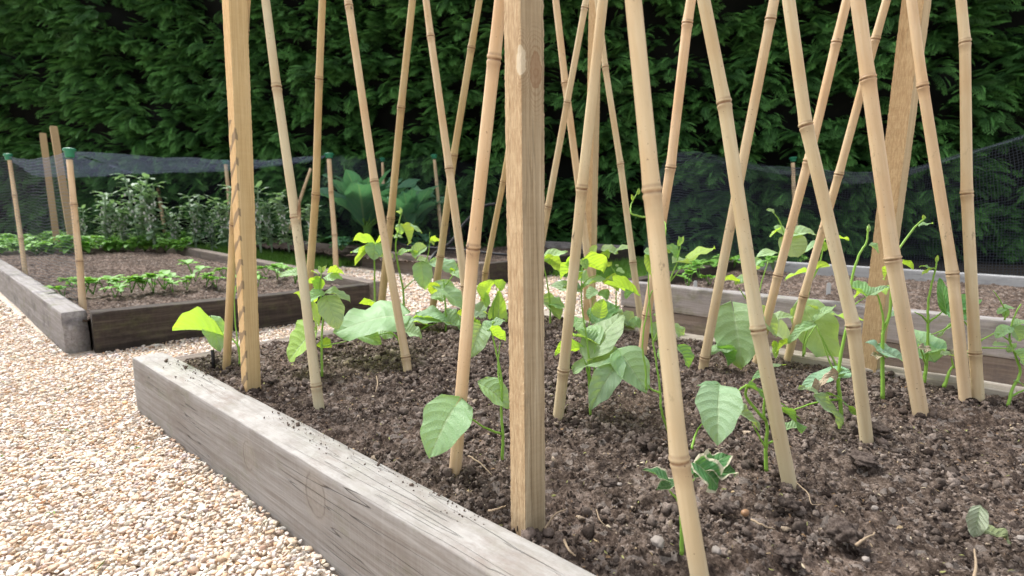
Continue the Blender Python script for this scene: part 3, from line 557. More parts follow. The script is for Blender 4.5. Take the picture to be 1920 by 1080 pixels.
# ------------------------------------------------------------------ square posts
def post(x, y, xt, wl, wr, grow, m, label, H=1.6, drop=.08):
    """x,y: foot of the front edge; wl, wr: seen widths of the left and right face"""
    b = gp(x, y, -.002); z = dep(b); s = math.hypot(wl, wr)*z/FPX; view = (b-CC); va = math.atan2(view[0], view[1])
    th = math.atan2(wl, wr)                                   # right face turned by th from square-on
    ex = np.array([math.cos(-va), math.sin(-va), 0]); ey = np.array([math.sin(va), math.cos(va), 0])
    rt = ex*math.cos(th)+ey*math.sin(th); lf = -ex*math.sin(th)+ey*math.cos(th)
    d = lean_dir(b, xt); d = d if abs(d[0]) > .02 or True else d
    n = 420; L = H+drop; zz = np.linspace(0, L, n); rr = np.random.default_rng(int(x)); 
    c0 = b+(rt+lf)*s/2-d*drop
    prof = []
    q = 9
    for (a0, a1) in (((-1, -1), (1, -1)), ((1, -1), (1, 1)), ((1, 1), (-1, 1)), ((-1, 1), (-1, -1))):
        for t in np.linspace(0, 1, q, endpoint=False): prof.append((a0[0]+(a1[0]-a0[0])*t, a0[1]+(a1[1]-a0[1])*t))
    prof = np.array(prof); k = np.maximum(abs(prof[:, 0]), abs(prof[:, 1])); cor = (abs(prof[:, 0]) > .99) & (abs(prof[:, 1]) > .99); prof[cor] *= .975
    m_ = len(prof); Z = np.repeat(zz[:, None], m_, 1); sc = 1+grow*(Z-drop)/H; per = np.broadcast_to(np.arange(m_)*.006+x, Z.shape)
    nz = .0012*vnoise(Z, per, .2, 3)+.0004*vnoise(Z, per, .02, 4)+.0009*vnoise(Z, per, .004, 5)*(np.broadcast_to(cor, Z.shape)*1.2+.3)
    sx = s/2*sc+nz
    X = prof[None, :, 0]*sx; Y = prof[None, :, 1]*sx
    V = np.stack([Z, X, Y], -1).reshape(-1, 3)                # local x runs up the post
    i = np.arange(n-1)[:, None]*m_; j = np.arange(m_)[None]; jn = (np.arange(m_)+1)[None] % m_
    F = [list(f) for f in np.stack([i+j, i+jn, i+m_+jn, i+m_+j], -1).reshape(-1, 4)]+[list(range(m_))[::-1], list(range((n-1)*m_, n*m_))]
    o = link('wooden_post', npmesh('wooden_post', V, F, False), m)
    up = Vector(d); r_ = Vector(rt); r_ = (r_-up*r_.dot(up)).normalized(); l_ = up.cross(r_)
    o.matrix_world = Matrix.Translation(Vector(c0)) @ Matrix((up, r_, l_)).transposed().to_4x4()
    tag(o, label, 'wooden post', 'square posts of the bean frames'); return o, s
h_k = .08+.86*1.0
M_POSTC = post_mat('rough_post', (.23, .17, .10), (.38, .305, .20), (.49, .415, .295), knot=[(.782, -.0205, -.018, .030, .016, .012, (.60, .53, .40), .75), (.77, .005, -.021, .04, .016, .006, (.22, .12, .065), .45)])
M_POSTY = post_mat('yellow_post', (.43, .31, .15), (.54, .41, .22), (.60, .48, .29), marks=True)
M_POSTP = post_mat('pale_post', (.36, .27, .15), (.46, .36, .22), (.54, .44, .29))
post(985, 994, 976, 29, 39, .02, M_POSTC, 'rough sawn square post in the middle of the picture with a pale knot', 1.3)
post(463, 727, 430, 9, 25, .22, M_POSTY, 'yellow wooden post at the left corner with dark stripes down one edge', 1.5)
post(1106, 602, 1118, 13, 10, .0, M_POSTP, 'distant square post seen behind the thin canes right of centre', 1.4)
post(1643, 694, 1732, 30, 10, .12, M_POSTP, 'pale square post leaning slightly at the right behind the front canes', 1.5)

# ------------------------------------------------------------------ leaves and bean plants
def leaf_grid(L, Wd, kind='ovate', fold=.12, droop=.25, wave=.04, seed=0, nl=14, nw=6, twist=0.):
    rr = np.random.default_rng(seed); t = np.linspace(0, 1, nl+1)
    if kind == 'heart': w = np.power(np.maximum(t, 1e-4), .42)*np.power(1-t, .80)*(1-.1*t); lobe = .25
    elif kind == 'round': w = np.sqrt(np.maximum(0, 1-(2*t-1)**2))**.85; lobe = .10
    elif kind == 'lance': w = 1.75*np.power(np.maximum(t, 1e-4), .6)*np.power(1-t, .85); lobe = 0
    else: w = 1.42*np.power(np.maximum(t, 1e-4), .5)*np.power(1-t, .70)*(1.02-.1*t); lobe = .05
    w = w/w.max()
    s = np.linspace(-1, 1, 2*nw+1); T, S = np.meshgrid(t, s, indexing='ij'); ww = w[:, None]
    y = T-lobe*np.sin(math.pi*np.abs(S)*.64)*(1-T)**2.2+0*ww; x = S*ww*.5
    if kind in ('heart', 'ovate'): x = x*(1+.05*np.sin(T*17+rr.random()*6)*abs(S))
    ph = rr.uniform(0, 6, 4)
    z = fold*np.abs(x)*Wd/L*1.0-droop*(T**1.8)+wave*np.sin(T*9+ph[0]+S*1.5)*np.abs(S)+wave*.5*np.sin(T*19+ph[1])*np.abs(S)**2-.10*(np.abs(S)**2)*ww*Wd/L*(.5+rr.random()*.8)
    z = z+twist*S*T*.5
    V = np.stack([x*Wd, y*L, z*L], -1).reshape(-1, 3); m_ = 2*nw+1
    F = [[i*m_+j, i*m_+j+1, (i+1)*m_+j+1, (i+1)*m_+j] for i in range(nl) for j in range(m_-1)]
    return V, F, np.stack([S.ravel(), T.ravel()], 1)
def leaf(parent, x0, y0, x1, y1, w, t=45, z=1., dd=0., kind='ovate', tint=(1, 1, 1), m=None, seed=0, fold=.25, droop=.18, wave=.035, label=None, name='leaf', twist=0.):
    P0 = at(x0, y0, z); P1 = at(x1, y1, z+dd); a = P1-P0; L = np.linalg.norm(a); a = a/L
    toc = CC-P0; toc /= np.linalg.norm(toc); up = np.array([0, 0, 1.]); up = up-toc*(up @ toc); up /= np.linalg.norm(up)
    n = toc*math.cos(math.radians(t))+up*math.sin(math.radians(t)); n = n-a*(n @ a)
    if np.linalg.norm(n) < .15: n = toc-a*(toc @ a)
    n /= np.linalg.norm(n); b = np.cross(a, n); bp = b-toc*(b @ toc); q = max(.3, np.linalg.norm(bp)); Wd = w*z/FPX/q; Wd = min(Wd, L*1.6)
    V, F, UV = leaf_grid(L, Wd, kind, fold, droop, wave, seed, twist=twist)
    # keep the drooped tip on its mark
    V = V.copy(); V[:, 2] += droop*L*(V[:, 1]/L)*.75
    Wv = V[:, :1]*b+V[:, 1:2]*a+V[:, 2:3]*n
    me = npmesh(name, Wv, F, True, UV); o = link(name, me, m or M_LEAF, parent); o.location = Vector(P0)-Vector(parent.location); o.color = (*tint, 1)
    if label: o['label'] = label
    return o
PALE = (1.15, 1.08, 1.25); BLUE = (1.0, 1.05, 1.5); GRN = (.72, .85, .62); DK = (.45, .68, .50); YEL = (1.25, 1.2, .6)  # YEL puts the backlit yellow of leaf undersides into the tint
TN = {'p': PALE, 'b': BLUE, 'g': GRN, 'd': DK, 'y': YEL, 'n': (1, 1, 1)}
NB = [0]
def bean(label, base, stems, leaves, zoff=0., zb=0.0):
    """base: measured foot; stems: list of (radius_px, [(x,y,depth offset)...]); leaves: (x0,y0,x1,y1,w,t,dd,kind,tint[,dz])"""
    B = gp(base[0], base[1], zb); z0 = dep(B)+zoff
    r = empty('bean_plant', Vector(B), label, 'bean plant', 'young climbing bean plants')
    mb = MB()
    for rad, pts in stems:
        P = [at(p[0], p[1], z0+(p[2] if len(p) > 2 else 0)) for p in pts]
        if rad < 0: rad = -rad
        n = max(6, 5*len(P)); Q = smooth_path(P, n); rr = rad*z0/FPX*.86*np.linspace(1.1, .45, n); Q = Q+rng.normal(0, .0004, Q.shape); tube(mb, Q, rr, 7)
    link('stem', mb.mesh('stem', off=B), M_STEM, r)
    for q in leaves:
        q = list(q)+[0]*(10-len(q)) if len(q) < 10 else q
        x0, y0, x1, y1, w, t, dd, kind, tint, dz = q[:10]; NB[0] += 1; sd_ = NB[0]; rr = np.random.default_rng(sd_); L = math.hypot(x1-x0, y1-y0)
        m = None; kw = {}; nm = 'leaf'
        if kind == 'V': kind = 'round'; m = M_LEAFV; kw = dict(wave=.10, droop=.3, label='crumpled dark leaf with scorched white edge')
        elif kind == 'v': kind = 'ovate'; m = M_LEAFV; kw = dict(wave=.06, label='small leaf with scorched white edge'); tint = 'p'
        elif kind == 'D': kind = 'lance'; m = M_DRY; kw = dict(wave=.16, droop=.3, label='withered papery leaf'); nm = 'withered_leaf'; tint = 'n'
        ti = TN[tint]; ti = tuple(c*rr.uniform(.93, 1.07) for c in ti)
        k_ = {'o': 'ovate', 'h': 'heart', 'r': 'round', 'l': 'lance'}.get(kind, kind)
        leaf(r, x0, y0, x1, y1, w, t, z0+dz, dd, k_, ti, m, sd_, fold=rr.uniform(.25, .8), droop=kw.get('droop', rr.uniform(.15, .38)), wave=kw.get('wave', rr.uniform(.03, .06)), label=kw.get('label'), name=nm, twist=rr.uniform(-.12, .12))
    return r
K = .02
bean('bean seedling with a large yellow green leaf left of the leftmost post', (449, 682), [(2.6, [(449, 690), (448, 655, 0), (432, 632, .01), (404, 618, .02)]), (1.5, [(448, 665, .02), (441, 600, .06), (441, 545, .08), (452, 520, .08)])],
 [(404, 624, 325, 616, 58, 125, .03, 'h', 'y'), (398, 604, 414, 658, 40, 30, -.02, 'h', 'p', .03), (441, 548, 430, 530, 8, 60, 0, 'o', 'n', .06)])
bean('bean plant twining up the pale greenish cane at left', (604, 702), [(2.6, [(604, 706), (603, 640), (606, 590), (600, 548), (603, 505, 0)]), (1.8, [(604, 650), (625, 645, .02), (650, 640, .04)]), (1.4, [(603, 565, 0), (600, 545, .03), (583, 520, .05)])],
 [(592, 600, 560, 548, 50, 128, .05, 'h', 'y', .05), (583, 628, 540, 676, 62, 60, .0, 'h', 'y', .05), (600, 645, 622, 650, 26, 120, .02, 'h', 'y', .05), (582, 575, 600, 540, 30, 128, .05, 'o', 'y', .06),
  (607, 550, 570, 568, 20, 55, -.03, 'o', 'p'), (611, 548, 657, 562, 20, 65, -.02, 'o', 'p'), (612, 556, 634, 616, 46, 28, -.03, 'o', 'p'),
  (600, 520, 579, 530, 13, 110, 0, 'o', 'y'), (600, 522, 596, 545, 22, 115, 0, 'o', 'y'), (608, 520, 643, 523, 20, 70, 0, 'o', 'p'), (615, 512, 645, 512, 12, 115, .01, 'o', 'y'), (560, 512, 522, 515, 13, 55, 0, 'o', 'p', .08), (602, 512, 598, 498, 8, 60, 0, 'l', 'n'), (604, 512, 612, 497, 7, 60, 0, 'l', 'y'), (596, 515, 584, 507, 9, 100, 0, 'l', 'y')])
bean('bean plant with the broadest pale puckered leaf, left of the middle', (752, 660), [(3, [(760, 660), (748, 625), (737, 606, -.02)]), (2, [(752, 645, 0), (735, 625, .0), (700, 630, 0)])],
 [(742, 592, 624, 620, 58, 62, -.05, 'h', 'p', -.04), (652, 622, 716, 642, 30, 50, 0, 'o', 'p', .0), (712, 618, 737, 632, 24, 60, 0, 'o', 'p', .05), (760, 622, 792, 632, 26, 60, .02, 'o', 'p', .05), (715, 570, 674, 566, 16, 115, .04, 'o', 'y', .1)])
bean('slim bean plant with a drooping yellow leaf, before the far path', (703, 592), [(2.6, [(704, 600), (703, 560), (702, 490), (702, 466)])],
 [(703, 460, 664, 448, 26, 118, .02, 'o', 'y'), (702, 462, 664, 497, 16, 100, .0, 'l', 'y'), (703, 456, 702, 487, 36, 35, -.03, 'o', 'b'), (706, 458, 738, 440, 24, 100, .02, 'o', 'y'), (705, 468, 738, 483, 22, 55, 0, 'o', 'p'), (700, 468, 657, 472, 10, 60, 0, 'l', 'p'), (738, 445, 755, 444, 6, 60, 0, 'l', 'p')])
bean('tall bean plant with a budding tip left of the centre post', (757, 592), [(2.4, [(757, 600), (756, 545), (745, 490), (742, 460), (748, 420), (753, 398)]), (1.6, [(756, 543), (770, 530), (785, 518, .01)]), (1.2, [(745, 478), (760, 473), (775, 468)]), (1.2, [(798, 492), (804, 470), (806, 435)])],
 [(752, 424, 769, 457, 20, 105, 0, 'o', 'y'), (749, 420, 752, 440, 18, 40, 0, 'o', 'p'), (760, 420, 792, 435, 9, 60, 0, 'l', 'p'), (744, 480, 775, 468, 10, 60, 0, 'l', 'p'), (776, 480, 800, 462, 22, 45, 0, 'r', 'p'), (772, 472, 780, 486, 15, 110, 0, 'o', 'y'),
  (790, 492, 796, 543, 37, 25, -.03, 'o', 'b'), (782, 488, 806, 492, 10, 60, 0, 'o', 'p'), (808, 492, 864, 508, 22, 60, 0, 'o', 'b'), (842, 508, 862, 514, 12, 110, 0, 'o', 'y'), (750, 402, 742, 396, 7, 80, 0, 'l', 'y'), (807, 452, 827, 452, 9, 110, 0, 'o', 'y'), (806, 452, 814, 460, 8, 60, 0, 'o', 'n'), (753, 400, 750, 388, 5, 60, 0, 'l', 'p')])
bean('low spreading bean plant behind the canes left of the centre post', (838, 612), [(2.4, [(836, 640), (836, 590), (833, 545), (832, 525)]), (2.6, [(760, 645, 0), (795, 615, 0), (820, 605)]), (1.5, [(835, 535), (850, 515), (860, 490)])],
 [(825, 538, 872, 582, 34, 58, -.04, 'h', 'p'), (824, 536, 806, 550, 20, 118, 0, 'r', 'y'), (870, 520, 846, 510, 16, 60, 0, 'o', 'p'), (822, 600, 757, 606, 26, 65, 0, 'h', 'p'), (800, 595, 848, 606, 18, 70, -.03, 'h', 'p'), (830, 604, 866, 612, 30, 60, 0, 'h', 'p'), (858, 588, 892, 598, 16, 115, 0, 'o', 'y'), (862, 600, 880, 622, 26, 50, 0, 'o', 'p'), (890, 620, 878, 600, 20, 110, 0, 'o', 'y'), (800, 610, 770, 600, 22, 100, 0, 'o', 'y', .05), (835, 560, 808, 552, 22, 60, 0, 'o', 'p', .05), (870, 600, 905, 590, 26, 60, .02, 'h', 'p', .05), (790, 598, 780, 585, 18, 60, 0, 'o', 'n', .05)])
bean('bean plant with a large drooping pale leaf just left of the centre post', (941, 860), [(3.2, [(942, 862), (943, 820), (940, 770), (941, 720), (932, 665), (922, 625), (912, 618)]), (2.4, [(941, 815), (905, 800, -.03), (876, 780, -.07), (852, 766, -.09)]), (2, [(941, 740), (934, 690, .02), (938, 640, .03)])],
 [(852, 764, 803, 857, 88, 36, -.05, 'h', 'p', -.09), (908, 724, 956, 764, 38, 55, 0, 'h', 'p', .0), (902, 612, 880, 669, 50, 30, -.04, 'o', 'p'), (912, 622, 926, 602, 22, 70, 0, 'o', 'p'), (918, 610, 948, 600, 13, 60, 0, 'o', 'p'), (918, 618, 948, 638, 26, 118, .03, 'h', 'y', .04), (914, 590, 905, 583, 10, 90, 0, 'l', 'y'), (918, 600, 919, 578, 7, 70, 0, 'l', 'y')])
bean('bean plant with upright yellow leaves touching the left side of the centre post', (925, 600), [(2, [(925, 620), (925, 580), (932, 550), (930, 540)])],
 [(935, 612, 932, 562, 36, 120, .08, 'h', 'y', .1), (895, 600, 910, 562, 30, 60, 0, 'h', 'p', .1), (935, 610, 936, 545, 34, 125, .05, 'h', 'y'), (905, 560, 925, 525, 26, 125, .03, 'o', 'y'), (940, 545, 926, 525, 18, 120, 0, 'o', 'y'), (912, 575, 900, 545, 16, 120, .02, 'o', 'y')])
bean('bean plant with a cupped rounded leaf by the cane right of the centre post', (1106, 775), [(2.6, [(1107, 778), (1106, 735), (1105, 690), (1101, 640), (1093, 590), (1090, 540), (1092, 500)]), (2.2, [(1106, 735, .0), (1100, 690, .02), (1088, 655, .03)]), (2, [(1115, 720, 0), (1114, 680, .0), (1116, 645, .02)]), (1.6, [(1090, 545), (1100, 525), (1120, 515)])],
 [(1114, 655, 1168, 582, 60, 60, .10, 'h', 'p', .02), (1114, 642, 1076, 628, 42, 70, .05, 'h', 'p', .03), (1108, 640, 1086, 612, 30, 75, .03, 'o', 'n', .03), (1164, 674, 1106, 764, 47, 35, -.06, 'o', 'p', -.02), (1168, 668, 1213, 736, 62, 28, -.05, 'h', 'p', -.02), (1166, 667, 1072, 692, 34, 66, .03, 'o', 'p'), (1086, 652, 1040, 664, 30, 118, .04, 'h', 'y', .04),
  (1090, 545, 1030, 533, 18, 58, 0, 'o', 'p'), (1086, 540, 1036, 535, 12, 66, .02, 'o', 'b'), (1080, 530, 1093, 510, 14, 110, 0, 'o', 'y'), (1095, 488, 1131, 508, 38, 122, .03, 'r', 'y'), (1092, 485, 1100, 505, 16, 40, 0, 'o', 'n'), (1082, 494, 1049, 523, 17, 110, .01, 'l', 'y'), (1080, 488, 1060, 494, 12, 110, 0, 'o', 'y'), (1090, 540, 1148, 520, 13, 75, 0, 'l', 'n'), (1187, 548, 1134, 530, 32, 120, .05, 'h', 'y', .05), (1190, 540, 1172, 560, 16, 60, 0, 'o', 'n', .06), (1096, 615, 1062, 596, 24, 66, 0, 'o', 'g', .1), (1125, 590, 1130, 560, 30, 110, .0, 'h', 'y', .3), (1118, 700, 1150, 690, 16, 60, 0, 'o', 'p', .06), (1096, 600, 1078, 620, 18, 60, 0, 'o', 'n', .05)])
bean('bean vine twining round the nearest thick cane', (1266, 835), [(2.8, [(1268, 840, .03), (1252, 805, .02), (1240, 770, .0), (1238, 735), (1232, 690), (1224, 640), (1220, 590), (1216, 545), (1216, 510)]), (2.6, [(1240, 738), (1222, 730), (1215, 722)]), (2.6, [(1218, 488, .0), (1235, 470, -.03), (1246, 445, -.05), (1248, 422, -.04), (1243, 413, -.0)]), (2.2, [(1214, 408, .02), (1197, 405, -.01), (1183, 399, -.02), (1183, 385), (1190, 370), (1197, 356)]), (2.4, [(1212, 730), (1210, 690), (1205, 640), (1218, 560), (1228, 540)])],
 [(1217, 476, 1222, 518, 25, 85, -.02, 'o', 'y', -.02), (1226, 472, 1245, 507, 25, 60, -.02, 'o', 'g', -.03), (1222, 475, 1207, 472, 16, 50, 0, 'o', 'p', -.02), (1197, 365, 1198, 352, 6, 70, 0, 'l', 'y'), (1186, 376, 1184, 364, 6, 70, 0, 'l', 'y'), (1250, 650, 1236, 675, 18, 70, 0, 'o', 'n', .15), (1275, 655, 1293, 690, 22, 60, 0, 'h', 'g', .2)])
bean('bean shoot with bright upturned leaflets just right of the nearest thick cane', (1235, 640), [(2, [(1235, 650, .0), (1245, 560), (1262, 510), (1270, 490), (1276, 460), (1278, 445)]), (1.4, [(1255, 530), (1275, 505), (1292, 492)])],
 [(1290, 487, 1339, 460, 22, 75, 0, 'o', 'y'), (1262, 492, 1298, 494, 16, 80, 0, 'o', 'n'), (1252, 462, 1272, 486, 18, 70, 0, 'o', 'g'), (1250, 460, 1256, 475, 12, 50, 0, 'o', 'p'), (1272, 462, 1282, 442, 10, 60, 0, 'l', 'y'), (1276, 455, 1273, 443, 6, 60, 0, 'l', 'n')])
bean('scorched bean seedling with thick stem at the bottom beside the nearest cane', (1277, 1032), [(4.6, [(1278, 1040), (1278, 985), (1276, 945), (1275, 930)]), (3, [(1277, 945), (1262, 928), (1252, 915, 0)]), (3, [(1279, 950, 0), (1290, 915, .03), (1308, 892, .04)]), (2.5, [(1276, 935), (1276, 915)])],
 [(1276, 908, 1230, 916, 23, 55, 0, 'v', 'p'), (1254, 904, 1206, 878, 16, 60, .01, 'v', 'p'), (1310, 890, 1366, 850, 40, 35, .04, 'V', 'n', .03), (1306, 870, 1350, 912, 52, 40, 0, 'V', 'n', .02), (1305, 884, 1378, 884, 44, 60, .02, 'V', 'n', .035)])
bean('bean plant with one big pale heart shaped leaf hanging forward', (1437, 878), [(4, [(1437, 884), (1436, 845), (1438, 800), (1432, 775), (1436, 725), (1440, 700)]), (2.6, [(1436, 840), (1422, 815), (1410, 795)]), (2.6, [(1437, 832), (1455, 826), (1470, 822)]), (3.2, [(1436, 790, 0), (1400, 745, .0), (1402, 722, -.02), (1375, 738, -.03), (1352, 742, -.05)]), (2.6, [(1296, 842, -.02), (1305, 812), (1318, 792, -.02)]), (2, [(1398, 722, -.02), (1450, 745, -.03), (1500, 785, -.02)])],
 [(1348, 740, 1345, 832, 80, 32, -.06, 'h', 'p', -.06), (1384, 736, 1308, 719, 15, 66, 0, 'l', 'p', -.02), (1400, 722, 1512, 803, 9, 76, 0, 'l', 'g', -.03), (1378, 768, 1426, 804, 22, 58, 0, 'o', 'p'), (1470, 805, 1508, 798, 16, 55, 0, 'o', 'n'), (1450, 688, 1404, 717, 10, 60, 0, 'l', 'n'), (1440, 690, 1474, 682, 6, 60, 0, 'l', 'n')])
bean('tall bean shoot curving up beside the fourth thick cane, withered leaf at its side', (1578, 792), [(4, [(1578, 796), (1576, 755), (1572, 715), (1576, 670), (1590, 600), (1596, 530), (1610, 480), (1624, 455), (1628, 425)]), (2.6, [(1576, 748), (1530, 755), (1478, 772, .0)]), (2.2, [(1574, 720), (1560, 690), (1532, 612)]), (2, [(1592, 590), (1605, 570), (1622, 558)])],
 [(1578, 700, 1502, 724, 30, 60, 0, 'h', 'b', .02), (1570, 700, 1590, 690, 18, 60, 0, 'o', 'b'), (1572, 700, 1520, 728, 16, 40, 0, 'D', 'n', -.01), (1530, 742, 1583, 802, 23, 50, 0, 'o', 'p', -.02), (1548, 736, 1612, 774, 9, 70, 0, 'l', 'g', -.02), (1536, 738, 1498, 724, 9, 60, 0, 'l', 'p', -.02), (1630, 460, 1649, 474, 12, 60, 0, 'o', 'n'), (1628, 436, 1629, 420, 7, 60, 0, 'l', 'p'),
  (1624, 556, 1588, 534, 16, 70, .02, 'o', 'n'), (1630, 554, 1668, 536, 16, 55, 0, 'o', 'p'), (1620, 545, 1600, 560, 18, 115, 0, 'o', 'y', .03), (1577, 705, 1575, 690, 12, 60, 0, 'r', 'p')])
bean('bean plant with two huge heart shaped leaves behind the second thick cane', (1395, 682), [(2.2, [(1390, 690), (1402, 650), (1408, 600), (1425, 540), (1440, 490)]), (2.4, [(1508, 665), (1512, 640), (1530, 610)])],
 [(1376, 588, 1392, 690, 92, 30, -.06, 'h', 'n', .02), (1366, 650, 1324, 662, 22, 75, 0, 'h', 'n', -.02), (1350, 655, 1368, 684, 28, 90, 0, 'h', 'g', -.02), (1420, 590, 1460, 630, 34, 50, 0, 'h', 'p', .05), (1446, 600, 1490, 592, 20, 60, 0, 'h', 'p', .1), (1425, 545, 1405, 550, 8, 60, 0, 'l', 'n')])
bean('bean plant with a long hanging leaf and pale leaflets between two thick canes at right', (1508, 668), [(2.2, [(1506, 668), (1508, 640), (1520, 600)]), (2.4, [(1576, 700, -.1), (1545, 640, -.05), (1526, 602, -.03)])],
 [(1512, 585, 1566, 694, 70, 32, -.05, 'h', 'n', .05), (1526, 602, 1480, 634, 15, 60, 0, 'o', 'p', -.03), (1528, 608, 1476, 640, 15, 62, 0, 'o', 'p', -.05), (1526, 600, 1566, 570, 15, 60, 0, 'o', 'p', -.03), (1480, 640, 1452, 662, 18, 110, 0, 'l', 'y', -.03), (1452, 640, 1455, 672, 12, 110, 0, 'o', 'y'), (1545, 588, 1590, 598, 16, 75, .03, 'o', 'n', .1), (1590, 600, 1622, 600, 8, 100, 0, 'l', 'y', .1), (1530, 580, 1512, 570, 12, 90, 0, 'o', 'n')])
bean('bean plant with bluish lower leaves in front of the leaning post, tip pointing right', (1655, 744), [(4, [(1655, 748), (1655, 700), (1655, 660), (1656, 625), (1668, 590), (1672, 540), (1672, 490), (1690, 460, .02), (1712, 430, .02), (1735, 408, .02)]), (2.6, [(1656, 625), (1655, 590), (1646, 555), (1640, 553)])],
 [(1655, 662, 1626, 640, 26, 60, 0, 'h', 'b'), (1656, 660, 1706, 684, 30, 60, 0, 'h', 'b', -.01), (1660, 670, 1632, 666, 14, 50, 0, 'D', 'n', -.02), (1672, 502, 1656, 524, 26, 115, 0, 'h', 'y', .01), (1688, 492, 1713, 505, 14, 100, 0, 'h', 'y', .02), (1724, 424, 1750, 417, 9, 70, 0, 'o', 'p', .02), (1732, 412, 1731, 402, 6, 60, 0, 'l', 'y', .02), (1672, 535, 1660, 552, 16, 100, 0, 'o', 'y', .02), (1690, 585, 1670, 592, 14, 50, 0, 'h', 'b', .05)])
bean('bean plant with big round bluish leaf and slim tip, left of the dark leaved cane', (1736, 712), [(3.4, [(1733, 718), (1737, 680), (1740, 640), (1740, 600), (1742, 555), (1752, 515), (1757, 488)]), (2.2, [(1740, 605), (1728, 592), (1714, 585)]), (2.4, [(1741, 604), (1758, 592), (1770, 582)]), (2, [(1738, 690), (1728, 660, -.01), (1722, 645)])],
 [(1742, 664, 1698, 614, 56, 62, .08, 'h', 'b', .02), (1740, 660, 1770, 650, 34, 70, .04, 'h', 'n'), (1744, 654, 1722, 652, 16, 40, 0, 'D', 'n', -.02), (1752, 504, 1725, 498, 6, 60, 0, 'l', 'n'), (1750, 504, 1728, 514, 8, 80, 0, 'l', 'y'), (1756, 492, 1758, 478, 6, 60, 0, 'l', 'y'), (1774, 588, 1762, 520, 20, 30, .02, 'o', 'd', -.04),
  (1778, 578, 1841, 560, 32, 38, -.02, 'o', 'd', -.05), (1776, 584, 1827, 592, 40, 35, -.03, 'o', 'd', -.06)])
bean('small bean seedling with curled scorched leaves beside the rightmost pair of canes', (1772, 722), [(3.6, [(1770, 726), (1780, 698), (1788, 685)]), (2.4, [(1788, 690), (1784, 670)]), (2.6, [(1806, 668), (1822, 652), (1836, 640), (1870, 622)]), (2, [(1842, 652), (1875, 653), (1900, 655)]), (2.2, [(1840, 640), (1815, 610), (1798, 600), (1770, 618), (1745, 628)])],
 [(1788, 668, 1764, 664, 13, 60, 0, 'r', 'p'), (1784, 664, 1796, 652, 12, 30, 0, 'D', 'n'), (1808, 668, 1826, 676, 10, 60, 0, 'o', 'v' if False else 'n'), (1800, 604, 1756, 628, 9, 75, 0, 'l', 'n')])
bean('branching bean plant with small pale leaves at the right edge of the picture', (1888, 756), [(3, [(1890, 762), (1898, 730), (1913, 700), (1905, 670), (1893, 635), (1900, 600), (1914, 570)]), (2.4, [(1893, 745), (1912, 735), (1935, 725)]), (1.6, [(1884, 600), (1884, 580), (1870, 555), (1862, 545)]), (2, [(1896, 640), (1870, 625)])],
 [(1895, 612, 1866, 632, 22, 55, 0, 'o', 'p'), (1896, 612, 1914, 640, 24, 45, 0, 'o', 'n'), (1900, 612, 1925, 600, 16, 60, 0, 'o', 'p'), (1902, 660, 1926, 690, 24, 50, 0, 'o', 'n'), (1885, 578, 1870, 588, 12, 60, 0, 'o', 'p'), (1884, 578, 1900, 576, 14, 60, 0, 'o', 'p'), (1884, 578, 1886, 596, 12, 50, 0, 'o', 'n'), (1892, 650, 1862, 644, 11, 60, 0, 'o', 'p'), (1890, 660, 1905, 642, 12, 60, 0, 'o', 'n'), (1900, 715, 1925, 725, 9, 60, 0, 'l', 'b')])
bean('bean plant with two pale leaves held high between the crossing canes at the right', (1440, 605), [(2.2, [(1432, 610), (1442, 560), (1455, 510), (1462, 470), (1472, 445)]), (1.6, [(1472, 445), (1462, 415), (1448, 396)])],
 [(1474, 440, 1532, 436, 26, 55, 0, 'o', 'p'), (1474, 444, 1496, 482, 46, 35, -.04, 'r', 'p'), (1473, 442, 1452, 424, 16, 60, 0, 'o', 'p'), (1462, 430, 1444, 444, 16, 105, 0, 'o', 'y'), (1452, 400, 1438, 392, 6, 60, 0, 'l', 'n'), (1456, 474, 1418, 480, 16, 65, 0, 'o', 'p'), (1425, 500, 1400, 512, 10, 70, 0, 'l', 'y'), (1424, 485, 1412, 500, 16, 50, 0, 'o', 'p')])
bean('bean plant with a long arching yellow leaf behind the black mottled cane', (1513, 565), [(2.2, [(1512, 570), (1520, 530), (1535, 500), (1542, 470), (1543, 455)])],
 [(1542, 452, 1505, 474, 14, 60, 0, 'o', 'p'), (1545, 450, 1592, 446, 13, 100, 0, 'o', 'y'), (1546, 470, 1541, 450, 12, 110, 0, 'o', 'y'), (1516, 510, 1470, 522, 14, 110, 0, 'l', 'y'), (1520, 508, 1556, 498, 16, 110, 0, 'l', 'y'), (1470, 640, 1440, 600, 30, 60, 0, 'h', 'p', -.2)])
bean('slender bean plant left of the second thick cane with a small yellow top leaf', (1432, 640), [(1.8, [(1400, 650, 0), (1405, 590), (1418, 530), (1398, 505)]), (1.6, [(1399, 560), (1385, 540)])],
 [(1385, 528, 1340, 524, 14, 105, 0, 'o', 'y'), (1384, 530, 1402, 515, 16, 50, 0, 'o', 'p'), (1392, 520, 1378, 534, 14, 60, 0, 'o', 'p')])
bean('bean plant with yellow and pale leaves just right of the centre post', (1030, 600), [(2, [(1032, 610), (1030, 560), (1022, 510), (1016, 490)])],
 [(1016, 488, 1064, 470, 16, 60, 0, 'o', 'p'), (1016, 488, 1055, 512, 22, 105, 0, 'o', 'y'), (1012, 560, 1052, 596, 26, 55, 0, 'o', 'n'), (1030, 570, 1062, 578, 20, 60, 0, 'o', 'g'), (1012, 476, 1014, 455, 8, 80, 0, 'l', 'y'), (1016, 495, 1008, 480, 14, 60, 0, 'o', 'p')])
